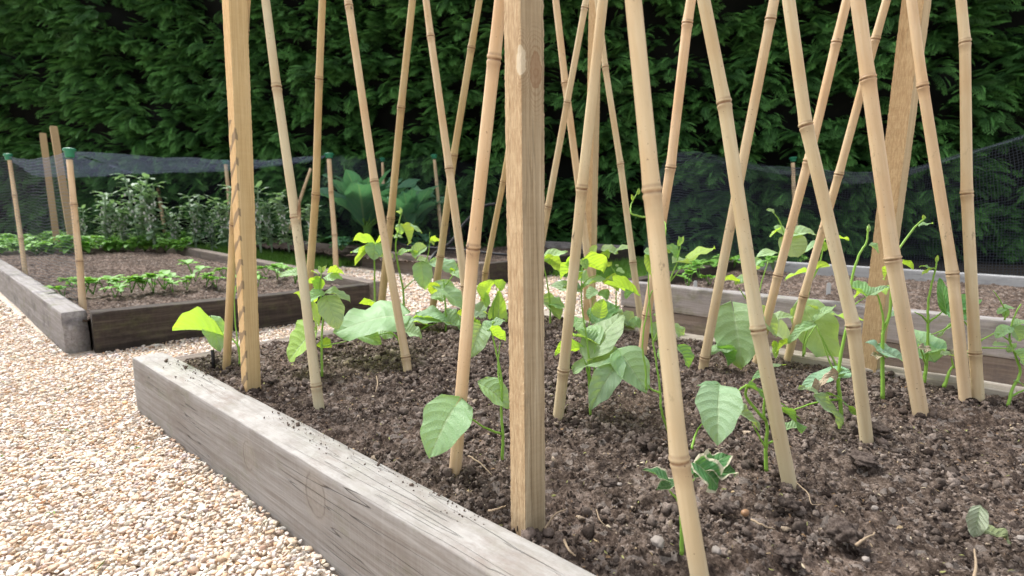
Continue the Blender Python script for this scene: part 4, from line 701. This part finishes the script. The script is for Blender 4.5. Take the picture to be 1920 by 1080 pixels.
bean('bean plant among the thin canes behind the cupped leaf, right of the centre post', (1155, 612), [(1.8, [(1156, 615), (1155, 560), (1156, 520), (1145, 498)]), (1.8, [(1120, 500), (1135, 480), (1150, 472)]), (1.6, [(1100, 640), (1106, 600), (1112, 560)])],
 [(1150, 474, 1187, 458, 9, 70, 0, 'l', 'p'), (1128, 468, 1160, 474, 14, 60, 0, 'o', 'p'), (1128, 474, 1142, 484, 16, 105, 0, 'o', 'y'), (1146, 498, 1126, 496, 12, 105, 0, 'o', 'y'), (1156, 508, 1172, 512, 10, 70, 0, 'o', 'n'), (1155, 500, 1160, 496, 8, 70, 0, 'l', 'n'), (1118, 460, 1110, 480, 12, 80, 0, 'o', 'y'), (1120, 600, 1160, 570, 44, 60, .02, 'h', 'g'), (1140, 560, 1122, 548, 30, 60, 0, 'o', 'g'), (1190, 600, 1215, 596, 16, 60, 0, 'o', 'n'), (1120, 545, 1100, 560, 20, 60, 0, 'o', 'p'), (1185, 605, 1180, 620, 20, 60, 0, 'h', 'p'), (1130, 530, 1160, 545, 26, 108, 0, 'o', 'y'), (1140, 590, 1175, 610, 34, 60, 0, 'h', 'p'), (1100, 530, 1075, 515, 18, 60, 0, 'o', 'p'), (1160, 600, 1195, 620, 26, 58, 0, 'o', 'n')])
bean('low pale bean seedling on the soil behind the nearest thick cane', (1225, 640), [(1.8, [(1225, 642), (1235, 620), (1250, 610)])],
 [(1225, 615, 1250, 655, 30, 50, 0, 'h', 'p', .1), (1260, 610, 1285, 640, 18, 55, 0, 'o', 'p', .1), (1200, 615, 1180, 600, 16, 60, 0, 'o', 'g'), (1240, 600, 1225, 590, 14, 60, 0, 'o', 'g')])

# ------------------------------------------------------------------ small things lying about
def blob(name, x, y, r, m, label, cat, scale=(1, .8, .7), lump=.08, z=0.0, sub=3, group=None, sink=.3):
    B = gp(x, y, z); V, F = ICO[sub]; V = V.copy()
    for k in range(4):
        d = rng.normal(size=3); d /= np.linalg.norm(d); V *= (1+lump*np.sin((V @ d)*(2.2+2.3*k)+rng.uniform(0, 6)))[:, None]
    V *= (1+(lump*1.6)*(vnoise(V[:, 0]*1.7+V[:, 2], V[:, 1]*1.7+3, .35, int(x))+.7*vnoise(V[:, 0]*2+V[:, 2]*1.5, V[:, 1]*2+7-V[:, 2], .16, int(y))))[:, None]
    R_ = r*dep(B)/FPX*(.8 if name == 'soil_clod' else .85); o = link(name, npmesh(name, V*np.array(scale)*R_, F), m, None, Vector(B)+Vector((0, 0, R_*scale[2]*(1-sink)))); o.rotation_euler = (0, 0, rng.uniform(0, 3)); return tag(o, label, cat, group)
blob('nut', 1397, 966, 10, M_NUT, 'brown shiny nut lying on the soil between the two nearest canes', 'nut', (1, .8, .8), .02)
CL = [(1585, 1000, 40, 'broad clod below the nut, right of the nearest cane'), (1480, 945, 20, 'round dark clod near the foot of the second thick cane'), (1645, 802, 22, 'rounded clod touching the foot of the fourth thick cane'), (1475, 1038, 26, 'low clod near the bottom edge between canes and dry leaf'), (1620, 860, 26, 'dark clod in front of the fourth thick cane'), (1208, 828, 18, 'rounded grey brown clod left of the nearest cane'), (1146, 905, 18, 'dark clod right of the centre post foot'), (510, 713, 14, 'clod beside the foot of the leftmost post'), (1358, 950, 24, 'blackish clod just right of the scorched seedling')]
M_CL2, nt_, p_, _ = mat('clod_soil'); N_ = NT(nt_); v_ = N_.coord('Object'); nt_.links.new(N_.ramp(N_.noise(v_, 160, 6, .7), [(.35, (.05, .036, .03)), (.65, (.17, .135, .115))]), p_.inputs['Base Color']); p_.inputs['Roughness'].default_value = .95; p_.inputs['Specular IOR Level'].default_value = .1; nt_.links.new(N_.bump(N_.noise(v_, 200, 6, .75), 1., .005), p_.inputs['Normal'])
for x, y, r, lab in CL: blob('soil_clod', x, y, r, M_CL2, lab, 'clod', (1, .85, .5), .13, group='large soil clods', sink=.95, sub=4)
PB = [(1234, 1022, 17, 'grey round stone near the bottom, left of the scorched seedling'), (1343, 1035, 12, 'pale pebble right of the nearest cane at the bottom'), (1162, 910, 6, 'white angular chip left of the nearest cane'), (1624, 1052, 9, 'pale oval pebble at the bottom edge right of centre'), (1640, 955, 8, 'pale pebble on the soil in front of the fourth cane'), (622, 742, 5, 'white chip beside the pale greenish cane foot'), (1914, 1012, 9, 'pale pebble beside the dry leaf')]
for x, y, r, lab in PB: blob('pebble', x, y, r, M_STONE, lab, 'pebble', (1, .8, .6), .07, group='single pebbles on the soil')
def twig(pts, rpx, m, label, name='twig', cat='twig', z=.006):
    P = [gp(x, y, z+dz) for x, y, dz in pts]; mb = MB(); n = 14; Q = smooth_path(P, n); Q[:, 2] += rng.normal(0, .0006, n); tube(mb, Q, np.linspace(1, .5, n)*rpx*dep(P[0])/FPX, 6); o = link(name, mb.mesh(name, off=P[0]), m, None, Vector(P[0])); return tag(o, label, cat, 'roots and twigs on the soil')
twig([(1409, 974, .0), (1430, 985, .004), (1452, 992, 0)], 2.4, M_TWIG, 'pale curved rootlet touching the nut')
twig([(1493, 905, 0), (1515, 925, .005), (1522, 945, .003), (1545, 945, 0)], 1.3, M_TWIG, 'thin branching root below the second thick cane')
twig([(1826, 1085, .0), (1830, 1060, .008), (1827, 1030, .004)], 3.2, M_TWIG, 'grey twig upright at the bottom edge near the dry leaf')
twig([(1022, 990, 0), (1040, 965, .004), (1062, 955, 0)], 2, M_TWIG, 'short twig at the foot of the centre post, right side')
twig([(915, 958, 0), (930, 955, .004), (948, 948, .0)], 2.4, M_TWIG, 'short twig at the foot of the centre post, left side')
twig([(1118, 955, 0), (1125, 975, .006), (1140, 990, 0)], 1.3, M_TWIG, 'fine pale root midway between centre post and scorched seedling')
twig([(878, 855, 0), (900, 868, .006), (922, 890, 0)], 1.8, M_TWIG, 'dark root right of the thick left cane foot')
twig([(1058, 1012, 0), (1066, 1030, .006), (1080, 1042, 0)], 2.6, M_TWIG, 'brown husk strip near the bottom right of the centre post')
twig([(706, 706, 0), (708, 720, .01), (704, 735, 0)], 1.4, M_TWIG, 'fine curled root on the soil right of the pale greenish cane')
twig([(1605, 1022, 0), (1622, 1010, .004), (1640, 1000, .002)], 3, M_TWIG, 'straw coloured husk right of the broad clod')
B = gp(1855, 1005, .01); dl = empty('dry_leaf', Vector(B), 'curled grey green fallen leaf on the soil at the bottom right', 'fallen leaf')
z0 = dep(B)
leaf(dl, 1838, 950, 1826, 1008, 32, 20, z0, 0, 'ovate', (.95, 1.25, 1.25), M_DRY, 501, fold=.8, droop=.3, wave=.06, name='curled_half')
leaf(dl, 1840, 990, 1898, 1016, 28, 62, z0, -.01, 'ovate', (.55, .75, .5), M_DRY, 502, fold=.4, droop=.1, wave=.12, name='flat_half')
def label_stake(x, y, h, w, lab):
    B = gp(x, y, -.05); z = dep(B); hh = h*z/FPX; ww = w*z/FPX; V = []; out = [(-ww/2, -.03), (ww/2, -.03), (ww/2, hh*.88), (ww*.3, hh), (-ww*.3, hh), (-ww/2, hh*.88)]
    V = [(a, -.0008, b) for a, b in out]+[(a, .0008, b) for a, b in out]; F = [[0, 1, 2, 3, 4, 5], [11, 10, 9, 8, 7, 6]]+[[i, i+6, (i+1) % 6+6, (i+1) % 6] for i in range(6)]
    o = link('plant_label', npmesh('plant_label', V, F, False), M_WHITE, None, Vector(B)); tag(o, lab, 'plant label', 'white plant labels')
label_stake(1303, 546, 20, 7, 'white plant label among seedlings at the left end of the right bed')
label_stake(1553, 550, 20, 8, 'white plant label in bare soil of the right bed behind the crossing canes')
mb = MB(); P = [gp(401, 688, -.01), gp(401, 688, -.01)+np.array([0, 0, .055])]; tube(mb, smooth_path(P, 4), .0055, 8)
tag(link('plastic_peg', mb.mesh('plastic_peg', off=P[0]), M_BLACK, None, Vector(P[0])), 'short black plastic peg in the near bed corner by the leftmost post', 'peg')
def hose(pts, r, label):
    mb = MB(); P = [at(*p) for p in pts]; tube(mb, smooth_path(P, 30), r, 8); tag(link('hose', mb.mesh('hose', off=P[0]), M_BLACK, None, Vector(P[0])), label, 'hose', 'black irrigation hoses')
hose([(935, 382, 6.2), (905, 388, 6.2), (870, 420, 5.9), (845, 455, 5.5), (812, 480, 5.0), (800, 520, 4.93), (812, 535, 4.8)], .018, 'black hose arching over the distant middle bed and down its sleeper')
hose([(740, 452, 6.5), (770, 462, 6.2), (860, 468, 5.9), (960, 478, 5.6), (1010, 470, 5.9)], .014, 'black drip hose lying along the soil of the distant middle bed')

# ------------------------------------------------------------------ stakes with green caps and netting
def stake(x, y, xt, yt, w, label, zb=-.03, cap=True, depth=None):
    B = gp(x, y, zb) if depth is None else at(x, y, depth); z = dep(B); T = at(xt, yt, z-.02); L = float(np.linalg.norm(T-B)); r = w*z/FPX/2
    o = link('net_stake', cane_mesh(L+.05, r, r*.85, [L*.35, L*.72], .003, int(x), 10), M_CANE); d = (T-B)/L; orient(o, B-d*.05, T); tag(o, label, 'bamboo stake', 'bamboo stakes holding the netting')
    if cap:
        mb = MB(); zz = np.array([-.035, -.03, -.005, .0, .006, .012]); tube(mb, np.stack([zz*0, zz*0, zz], 1), np.array([1.15, 1.25, 1.35, 1.75, 1.8, 1.5])*r, 12)
        c_ = link('cap', mb.mesh('cap'), M_CAP, o); c_.location = (0, 0, L+.05)
    return T
T1 = stake(47, 512, 15, 292, 8, 'capped stake second from the left bed corner at the picture edge')
T2 = stake(155, 572, 130, 283, 12, 'thick capped stake at the near corner of the left bed', -.02)
T3 = stake(312, 447, 291, 320, 7, 'capped stake among the broad beans at the back of the left bed', -.03)
T4 = stake(438, 462, 423, 303, 8, 'capped stake half hidden by the leftmost wooden post', -.03)
T5 = stake(630, 507, 617, 290, 10, 'capped stake standing on the gravel at the middle bed corner', -.19)
T6 = stake(545, 425, 583, 316, 6, 'leaning thin stake behind the pale greenish cane', -.03, False, 6.8)
T7 = stake(722, 440, 717, 298, 6, 'thin capped stake behind the large brassica leaves', -.03, True, 7.4)
T8 = stake(828, 440, 814, 292, 7, 'thin capped stake right of the large brassica', -.03, True, 6.8)
T9 = stake(1493, 460, 1487, 297, 8, 'capped stake behind the netting of the right bed', -.19, True, 6.2)
def plank_stake(x, y, xt, yt, w, label, depth):
    B = at(x, y, depth); T = at(xt, yt, depth); L = float(np.linalg.norm(T-B)); h = w*depth/FPX/2; mb = MB()
    V = [(sx*h, sy*h*.7, z) for z in (0, L-.02, L) for sx, sy in ((-1, -1), (1, -1), (1, 1), (-1, 1))]; V = np.array(V); V[8:, :2] *= .85
    F = [[0, 3, 2, 1], [8, 9, 10, 11]]+[[k*4+i, k*4+(i+1) % 4, (k+1)*4+(i+1) % 4, (k+1)*4+i] for k in (0, 1) for i in range(4)]
    o = link('wooden_stake', npmesh('wooden_stake', V, F, False), M_STICK); orient(o, B, T); tag(o, label, 'wooden stake', 'square stakes beyond the left bed')
plank_stake(108, 462, 80, 250, 10, 'shorter of two square stakes behind the left netting', 6.6)
plank_stake(138, 470, 100, 237, 11, 'taller of two square stakes behind the left netting', 6.2)

def net(name, rows, m, label, nx=60, sag=.03, wr=.01, seed=0, group='garden netting'):
    """rows: list of polylines (top to bottom), each a list of world points, lofted into one cloth"""
    R_ = [smooth_path(r, nx) if len(r) > 2 else smooth_path(r, nx) for r in rows]; R_ = np.array(R_); nr = 26
    k = np.linspace(0, len(rows)-1-1e-6, nr); G = np.array([R_[int(t)]*(1-(t-int(t)))+R_[int(t)+1]*(t-int(t)) for t in k])
    rr = np.random.default_rng(seed); X, Y = np.meshgrid(np.arange(nx), np.arange(nr)); n = vnoise(X, Y, 6, seed)+.6*vnoise(X, Y, 2.6, seed+1)
    G[..., 0] += wr*n; G[..., 1] += wr*np.roll(n, 5, 1); G[..., 2] += wr*.7*n
    al = np.concatenate([[0], np.cumsum(np.linalg.norm(np.diff(R_[0], axis=0), axis=1))]); dn = np.linspace(0, np.linalg.norm(R_[0][nx//2]-R_[-1][nx//2]), nr)
    V = G.reshape(-1, 3); F = [[i*nx+j, i*nx+j+1, (i+1)*nx+j+1, (i+1)*nx+j] for i in range(nr-1) for j in range(nx-1)]
    return link(name, npmesh(name, V, F, True, np.stack([np.tile(al, nr), np.repeat(dn, nx)], 1)), m)
def sagline(A, B, s, n=7): A = np.asarray(A); B = np.asarray(B); return [A*(1-t)+B*t-np.array([0, 0, s*4*t*(1-t)]) for t in np.linspace(0, 1, n)]
Z_ = np.array([0, 0, 1.])
nl = empty('garden_netting', Vector(T2), 'fine grey netting draped over the stakes of the left bed', 'netting', 'garden netting')
def child_net(par, *a, **k):
    o = net('panel', *a, **k); o.parent = par; o.location = -Vector(par.location); return o
T0 = at(-160, 300, 5.6); far_l = at(200, 322, 6.8); g5 = T5
child_net(nl, [sagline(T2, T5, .05), sagline(at(250, 325, 6.6), at(600, 300, 6.9), .05)], M_NETT, '', seed=1, wr=.022)                 # roof
child_net(nl, [sagline(T1, T2, .035), sagline(at(60, 330, 6.6), at(250, 325, 6.6), .03)], M_NETT, '', seed=2, wr=.015)
child_net(nl, [sagline(T0, T1, .04)+[], sagline(gp(-160, 480, -.02), gp(47, 500, -.02), 0)], M_NETS, '', seed=3, wr=.03)
child_net(nl, [sagline(T1, T2, .035), [p_-Z_*.0 for p_ in sagline(gp(40, 515, -.0), gp(150, 572, 0), 0)]], M_NETS, '', seed=4, wr=.02)
child_net(nl, [sagline(at(60, 330, 6.6), at(600, 300, 6.9), .05), sagline(at(60, 462, 6.6), at(600, 458, 6.9), 0)], M_NET, '', seed=5, wr=.05)
nm_ = empty('garden_netting', Vector(T5), 'dark netting round the brassica in the distant middle bed', 'netting', 'garden netting')
child_net(nm_, [sagline(T5, T8, .04), sagline(gp(640, 462, 0), at(850, 478, 6.0), 0)], M_NET, '', seed=6, wr=.06)
child_net(nm_, [sagline(T5, T7, .03), sagline(at(560, 450, 6.9), at(700, 440, 7.8), 0)], M_NET, '', seed=7, wr=.06)
child_net(nm_, [sagline(T8, at(960, 315, 7.2), .02), sagline(at(828, 452, 6.6), at(960, 450, 7.2), 0)], M_NET, '', seed=9, wr=.04)
nr_ = empty('garden_netting', Vector(W(5.2, 1.0, .8)), 'coarse black mesh netting sagging along the right bed', 'netting', 'garden netting')
def onv(x, y, vv):      # point of the upright plane v = vv seen at x,y
    d = ray(x, y); return CC+d*((vv-CC @ E2)/(d @ E2))
top = [at(1213, 420, 3.9), at(1240, 312, 4.1), at(1271, 285, 4.4), at(1340, 300, 4.8), at(1411, 312, 5.1), onv(1500, 318, 5.25), onv(1600, 326, 5.25), onv(1700, 318, 5.25), onv(1800, 290, 5.25), onv(1920, 254, 5.25), onv(2100, 190, 5.25)]
bot = [at(1208, 520, 3.9), at(1225, 520, 4.1), at(1262, 512, 4.4), at(1340, 502, 4.8), at(1411, 494, 5.1), onv(1500, 494, 5.27), onv(1600, 501, 5.27), onv(1700, 508, 5.27), onv(1800, 516, 5.27), onv(1920, 525, 5.27), onv(2100, 540, 5.27)]
child_net(nr_, [top, bot], M_NETR, '', nx=120, seed=10, wr=.03)
fold_ = [p_-Z_*(.05+.03*math.sin(i*1.3))-E2*.12 for i, p_ in enumerate(top)]
child_net(nr_, [[p_+E2*.02 for p_ in top[2:]], fold_[2:]], M_NETR, '', nx=120, seed=11, wr=.02)
child_net(nr_, [[p_+E2*.5+Z_*.03 for p_ in top[2:]], [p_+Z_*.006 for p_ in top[2:]]], M_NETR, '', nx=120, seed=12, wr=.02)

# ------------------------------------------------------------------ hedge
def spray(seed, L=.3):
    """flat fern-like conifer spray, tip drooping; returns vertices, quads"""
    rr = np.random.default_rng(seed); V = []; F = []
    def strip(p, d, nrm, l, w):
        s = np.cross(d, nrm); i = len(V); tip = p+d*l-np.array([0, 0, .22*l]); mid = p+d*l*.5-np.array([0, 0, .04*l])
        V.extend([p-s*w*.4, p+s*w*.4, mid+s*w, tip, mid-s*w]); F.append([i, i+1, i+2, i+3]); F.append([i, i+3, i+4, i]) if False else F.append([i, i+3, i+4]); return
    d0 = np.array([0, 1, .25]); up = np.array([0, 0, 1.]); n = 10
    for k in range(n):
        t = k/n; p = np.array([0, L*t, .22*L*t-.62*L*t*t])
        for s in (-1, 1):
            l = L*.42*math.sin(math.pi*(t*.70+.24))*rr.uniform(.75, 1.1); a = math.radians(rr.uniform(38, 58)); d = np.array([s*math.sin(a), math.cos(a), -.10-.75*t]); d /= np.linalg.norm(d)
            strip(p, d, up, l, .0045)
            for j in range(3):
                q = p+d*l*(.18+.26*j)-np.array([0, 0, .03*l*j])
                for s2 in (-1, 1):
                    a2 = math.radians(s2*rr.uniform(35, 55)); ca, sa = math.cos(a2), math.sin(a2); d2 = np.array([d[0]*ca-d[1]*sa, d[0]*sa+d[1]*ca, d[2]-.1]); strip(q, d2/np.linalg.norm(d2), up, l*(.46-.09*j), .005)
    strip(np.array([0, L*.5, .02]), np.array([0, 1, -.2]), up, L*.55, .014)
    return np.array(V), F
def flat_faces(F):
    q = np.array([f for f in F if len(f) == 4]); t = np.array([f for f in F if len(f) == 3]); return np.vstack([np.stack([q[:, 0], q[:, 1], q[:, 2]], 1), np.stack([q[:, 0], q[:, 2], q[:, 3]], 1), t])
SPR = [spray(i) for i in range(5)]; SPR = [(v_, flat_faces(f_)) for v_, f_ in SPR]
HA = np.array([-15., 10.9]); HB = np.array([9.5, 6.1]); HD = (HB-HA)/np.linalg.norm(HB-HA); HN = np.array([HD[1], -HD[0]]); HL = np.linalg.norm(HB-HA)   # HN points to the camera side
def hedge_off(s, z): return .45*vnoise(s, z*1.3, 1.1, 71)+.30*vnoise(s, z*1.5, .5, 72)
Vs = []; Fs = []; As = []; nv = 0; hr = np.random.default_rng(5)
nC = 3300
S_ = hr.uniform(0, HL, nC); Zc = hr.uniform(-.1, 4.7, nC)
for s_, z_ in zip(S_, Zc):
    off = hedge_off(s_, z_)+hr.normal(0, .10); P = HA+HD*s_+HN*off; yaw0 = math.atan2(HN[1], HN[0])-math.pi/2; k = 5 if hr.random() < .5 else 6; sz = hr.uniform(.75, 1.3); yc = yaw0+hr.normal(0, .45); pc = hr.normal(.0, .15); bright = hr.random()
    for q in range(k):
        v0, f0 = SPR[hr.integers(5)]; yaw = yc+hr.normal(0, .75); pt = pc+hr.normal(.0, .22); sc = sz*hr.uniform(.7, 1.1); v_ = v0*sc
        roll = hr.normal(0, .35); x, y, z = v_[:, 0], v_[:, 1], v_[:, 2]; x, z = x*math.cos(roll)+z*math.sin(roll), -x*math.sin(roll)+z*math.cos(roll)
        y, z = y*math.cos(pt)-z*math.sin(pt), y*math.sin(pt)+z*math.cos(pt); x, y = x*math.cos(yaw)-y*math.sin(yaw), x*math.sin(yaw)+y*math.cos(yaw)
        o_ = hr.normal(0, .08, 3)*np.array([1.3, 1, .5]); V = np.stack([x+P[0]+o_[0], y+P[1]+o_[1], z+z_+o_[2]], 1); Vs.append(V); Fs.append(f0+nv); nv += len(V)
        As.append(np.clip((v0[:, 1]/.3-.30)*1.0, 0, 1)*(.25+.75*bright)**1.3)  # tips lightened: fresh growth and the light on them put into the colour
hv = np.vstack(Vs); hf = np.vstack(Fs)
hedge = empty('hedge', Vector((0, 8.3, -.2)), 'tall dense dark green conifer hedge filling the background', 'hedge')
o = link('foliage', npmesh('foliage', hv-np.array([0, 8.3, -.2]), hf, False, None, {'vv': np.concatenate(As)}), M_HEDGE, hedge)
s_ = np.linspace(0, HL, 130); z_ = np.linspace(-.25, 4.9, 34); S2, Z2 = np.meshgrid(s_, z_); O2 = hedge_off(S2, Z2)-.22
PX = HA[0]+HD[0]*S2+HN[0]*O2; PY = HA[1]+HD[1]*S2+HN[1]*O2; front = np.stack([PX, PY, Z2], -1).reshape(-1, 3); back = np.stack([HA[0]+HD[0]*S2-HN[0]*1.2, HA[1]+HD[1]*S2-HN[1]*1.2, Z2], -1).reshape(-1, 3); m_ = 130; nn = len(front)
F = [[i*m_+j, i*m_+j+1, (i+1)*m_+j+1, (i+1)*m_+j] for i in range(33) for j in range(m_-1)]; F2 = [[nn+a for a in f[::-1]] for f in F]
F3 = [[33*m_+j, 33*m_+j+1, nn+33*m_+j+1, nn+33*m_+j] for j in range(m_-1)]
link('shaded_backing', npmesh('shaded_backing', np.vstack([front, back])-np.array([0, 8.3, -.2]), F+F2+F3), M_HEDGE_SHADE, hedge)  # near-black backing: the deep shade between clumps is put into its colour

# ------------------------------------------------------------------ lawn and grass behind the beds
tag(link('ground', npmesh('shaded_litter', [W(5.3, 2.0, -.196), W(5.3, -3, -.196), W(14, -3, -.196), W(14, 2.0, -.196)], [[0, 1, 2, 3]]), M_SHADED_LITTER), kind='structure')  # dark earth sheet with the shade by the hedge put into its colour
lw = [W(5.35, 3.3, -.198), W(5.35, -3, -.198), W(14, -3, -.198), W(14, 3.3, -.198)]
tag(link('lawn', npmesh('lawn', lw, [[0, 1, 2, 3]]), M_LAWN), kind='structure')
lw2 = [W(3.3, 2.6, -.196), W(5.34, 1.95, -.196), W(5.34, 3.36, -.196), W(4.6, 3.36, -.196)]
lw3 = [W(2.5, 5.6, -.197), W(3.6, 5.6, -.197), W(5.5, 16, -.197), W(2.5, 16, -.197)]
tag(link('lawn', npmesh('lawn', lw3, [[0, 1, 2, 3]]), M_LAWN), kind='structure')
def grass(name, n, reg, label):
    v = rng.uniform(reg[0], reg[1], n); u = rng.uniform(reg[2], reg[3], n); P = v[:, None]*E2+u[:, None]*E1; P[:, 2] = -.2; P = P[visible(P, .1)]; n = len(P)
    h = rng.uniform(.04, .11, n); a = rng.uniform(0, 6.28, n); w = rng.uniform(.003, .006, n); bx = rng.normal(0, .03, (n, 2)); dx = np.stack([np.cos(a), np.sin(a), a*0], 1)*w[:, None]
    T = P.copy(); T[:, 2] += h; T[:, :2] += bx; M2 = (P+T)/2; M2[:, 2] += .01; V = np.stack([P-dx, P+dx, M2+dx*.8, T, M2-dx*.8], 1).reshape(-1, 3); i = np.arange(n)*5
    F = np.vstack([np.stack([i, i+1, i+2], 1), np.stack([i, i+2, i+4], 1), np.stack([i+4, i+2, i+3], 1)])
    tag(link(name, npmesh(name, V, F, True), M_GRASS), label, 'grass', kind='stuff')
grass('grass', 26000, (4.3, 9, 2.0, 3.36), 'short grass between the right bed and the middle bed')
grass('grass', 16000, (2.45, 3.7, 5.6, 12), 'short bright grass between the left bed and the middle bed')

# ------------------------------------------------------------------ background crops
def copy_tree(o, parent=None):
    c = o.copy(); COL.objects.link(c)
    if parent: c.parent = parent
    for ch in list(o.children): copy_tree(ch, c)
    return c
def add_leaf(mb, P, yaw, pitch, L, Wd, kind, seed, droop=.3, nl=5, nw=2, fold=.4):
    V, F, UV = leaf_grid(L, Wd, kind, fold, droop, .05, seed, nl, nw); cp, sp_ = math.cos(pitch), math.sin(pitch); y = V[:, 1]*cp-V[:, 2]*sp_; z = V[:, 1]*sp_+V[:, 2]*cp; x = V[:, 0]
    c, s = math.cos(yaw), math.sin(yaw); mb.add(np.stack([x*c-y*s+P[0], x*s+y*c+P[1], z+P[2]], 1), F, UV, np.full(len(V), random.random()**3*.6))
def crop(kind, seed, m):
    rr = np.random.default_rng(seed); st = MB(); fo = MB(); fl = MB(); root = empty(kind, (0, 0, 0))
    if kind == 'broad_bean_plant':
        for k in range(3):
            a = rr.uniform(0, 6.28); h = rr.uniform(.45, .72); P = [np.array([0, 0, 0.]), np.array([.04*math.cos(a), .04*math.sin(a), h*.5]), np.array([.10*math.cos(a), .10*math.sin(a), h])]; Q = smooth_path(P, 12); tube(st, Q, .008, 6)
            for i in range(2, 12):
                for j in range(4): add_leaf(fo, Q[i], rr.uniform(0, 6.28), rr.uniform(-.2, .9), rr.uniform(.07, .13), rr.uniform(.035, .06), 'ovate', int(rr.integers(1e6)), .3, 4, 1)
                if 3 < i < 9:
                    for j in range(3):
                        d = rr.normal(0, 1, 3); d /= np.linalg.norm(d); v0, f0 = ICO[1]; fl.add(v0*np.array([.010, .010, .016])+Q[i]+d*np.array([.035, .035, .02]), f0.tolist())
    elif kind == 'seedling':
        for k in range(3):
            a = rr.uniform(0, 6.28); h = rr.uniform(.03, .10); T = np.array([.03*math.cos(a), .03*math.sin(a), h]); tube(st, smooth_path([np.zeros(3), T*.5, T], 5), .0025, 5)
            for j in range(4): add_leaf(fo, T, rr.uniform(0, 6.28), rr.uniform(-.1, .8), rr.uniform(.04, .065), rr.uniform(.03, .05), 'ovate', int(rr.integers(1e6)), .3, 5, 2)
    elif kind == 'leafy_crop':
        for k in range(10):
            a = rr.uniform(0, 6.28); h = rr.uniform(.06, .19); T = np.array([rr.uniform(.03, .12)*math.cos(a), rr.uniform(.03, .12)*math.sin(a), h]); tube(st, smooth_path([np.zeros(3), T*.5, T], 5), .004, 5)
            for j in range(4): add_leaf(fo, T, rr.uniform(0, 6.28), rr.uniform(-.3, .6), rr.uniform(.07, .11), rr.uniform(.05, .085), 'ovate', int(rr.integers(1e6)), .35, 5, 2)
    elif kind == 'brassica':
        for k in range(22):
            a = k*2.4+rr.uniform(-.3, .3); pit = .72+.68*(k/22)+rr.uniform(-.12, .12); L = rr.uniform(.5, .75)*(1-.2*k/22); P = np.array([.03*math.cos(a), .03*math.sin(a), .10]); 
            d = np.array([-math.sin(a), math.cos(a), 0])*math.cos(pit)+np.array([0, 0, math.sin(pit)]); tube(st, smooth_path([P*0, P, P+d*.16], 6), .014, 6)
            add_leaf(fo, P+d*.12, a, pit, L, L*.46, 'ovate', int(rr.integers(1e6)), .30, 12, 5, .6)
            V, F, UV = leaf_grid(L*.9, .02, 'lance', 0, .38*.9, 0, 1, 10, 1); 
    a_ = link('stem', st.mesh('stem'), M_LOW if kind != 'broad_bean_plant' else M_BROAD, root); nf = len(fo.F)
    if fl.n: fo.add(np.vstack(fl.V), fl.F)
    b_ = link('foliage', fo.mesh('foliage', attr='vv'), m, root)
    if fl.n: b_.data.materials.append(M_FLOWER); b_.data.polygons.foreach_set('material_index', np.r_[np.zeros(nf), np.ones(len(fl.F))].astype(np.int32))
    return root
PRO = {}
def place(kind, P, sc, label, cat, group, m, nvar=3):
    k = (kind, random.randrange(nvar), m.name)
    if k not in PRO: PRO[k] = crop(kind, hash(kind) % 7+k[1]*13 if False else len(kind)*3+k[1]*13, m); o = PRO[k]
    else: o = copy_tree(PRO[k])
    o.location = Vector(P); o.scale = (sc, sc, sc); o.rotation_euler = (0, 0, random.uniform(0, 6.28)); tag(o, label, cat, group); return o
BB = 'bushy broad bean plant with silvery leaves and white flowers behind the left bed'
for i, (x, h_) in enumerate(((160, .75), (205, 1.1), (232, 1.0), (268, 1.35), (292, 1.2), (335, .85), (372, 1.05), (398, .9), (425, 1.1), (468, .8), (492, 1.15), (515, .9), (540, 1.0), (590, .8))): place('broad_bean_plant', at(x+random.uniform(-6, 6), 470+random.uniform(-4, 4), 6.6+random.uniform(-.3, .4)), h_, BB, 'broad bean plant', 'broad bean plants behind the left bed', M_BROAD)
for x in range(-20, 360, 24):
    for dz in (0, .5):
        yy = 478-3*dz*8; place('leafy_crop', gp(x+random.uniform(-8, 8), yy-(x/360)*10+random.uniform(-3, 3), -.03), random.uniform(.8, 1.15), 'low bright green leafy plant in the row across the left bed', 'leafy crop', 'low green crop row in the left bed', M_LOW)
for x in list(range(118, 560, 19)):
    place('seedling', gp(x+random.uniform(-5, 5), 566-(x-118)*.075-random.uniform(0, 26), -.03), random.uniform(.9, 1.5), 'small bright green seedling along the front of the left bed', 'seedling', 'seedling row at the front of the left bed', M_LOW)
for x, y, s in ((1290, 535, 1.1), (1283, 510, .9), (1310, 515, 1.2), (1330, 505, 1.3), (1330, 528, .9), (1350, 500, 1.3), (1375, 498, 1.4), (1395, 502, 1.3), (1415, 505, 1.3), (1300, 500, 1.1), (1450, 500, 1.2), (1500, 495, 1.2)):
    place('seedling', gp(x, y+6, -.06), s*1.1, 'young green plant in the cluster at the left end of the right bed', 'seedling', 'young plants in the right bed', M_LOW)
place('brassica', at(690, 448, 7.0), 1.2, 'large brassica plant with long upright blue green leaves under the netting', 'brassica', 'brassicas in the middle bed', M_CAB, 1)
place('brassica', at(772, 445, 6.8), .9, 'smaller brassica plant with wavy leaves right of the largest one', 'brassica', 'brassicas in the middle bed', M_CAB, 1)
for x, y in ((640, 470), (790, 470)): place('leafy_crop', gp(x, y, -.03), 1.1, 'low crop at the edge of the middle bed near x' if False else ('low leafy clump at the left corner of the middle bed' if x == 640 else 'low leafy clump right of the brassicas'), 'leafy crop', 'low clumps in the middle bed', M_CAB)
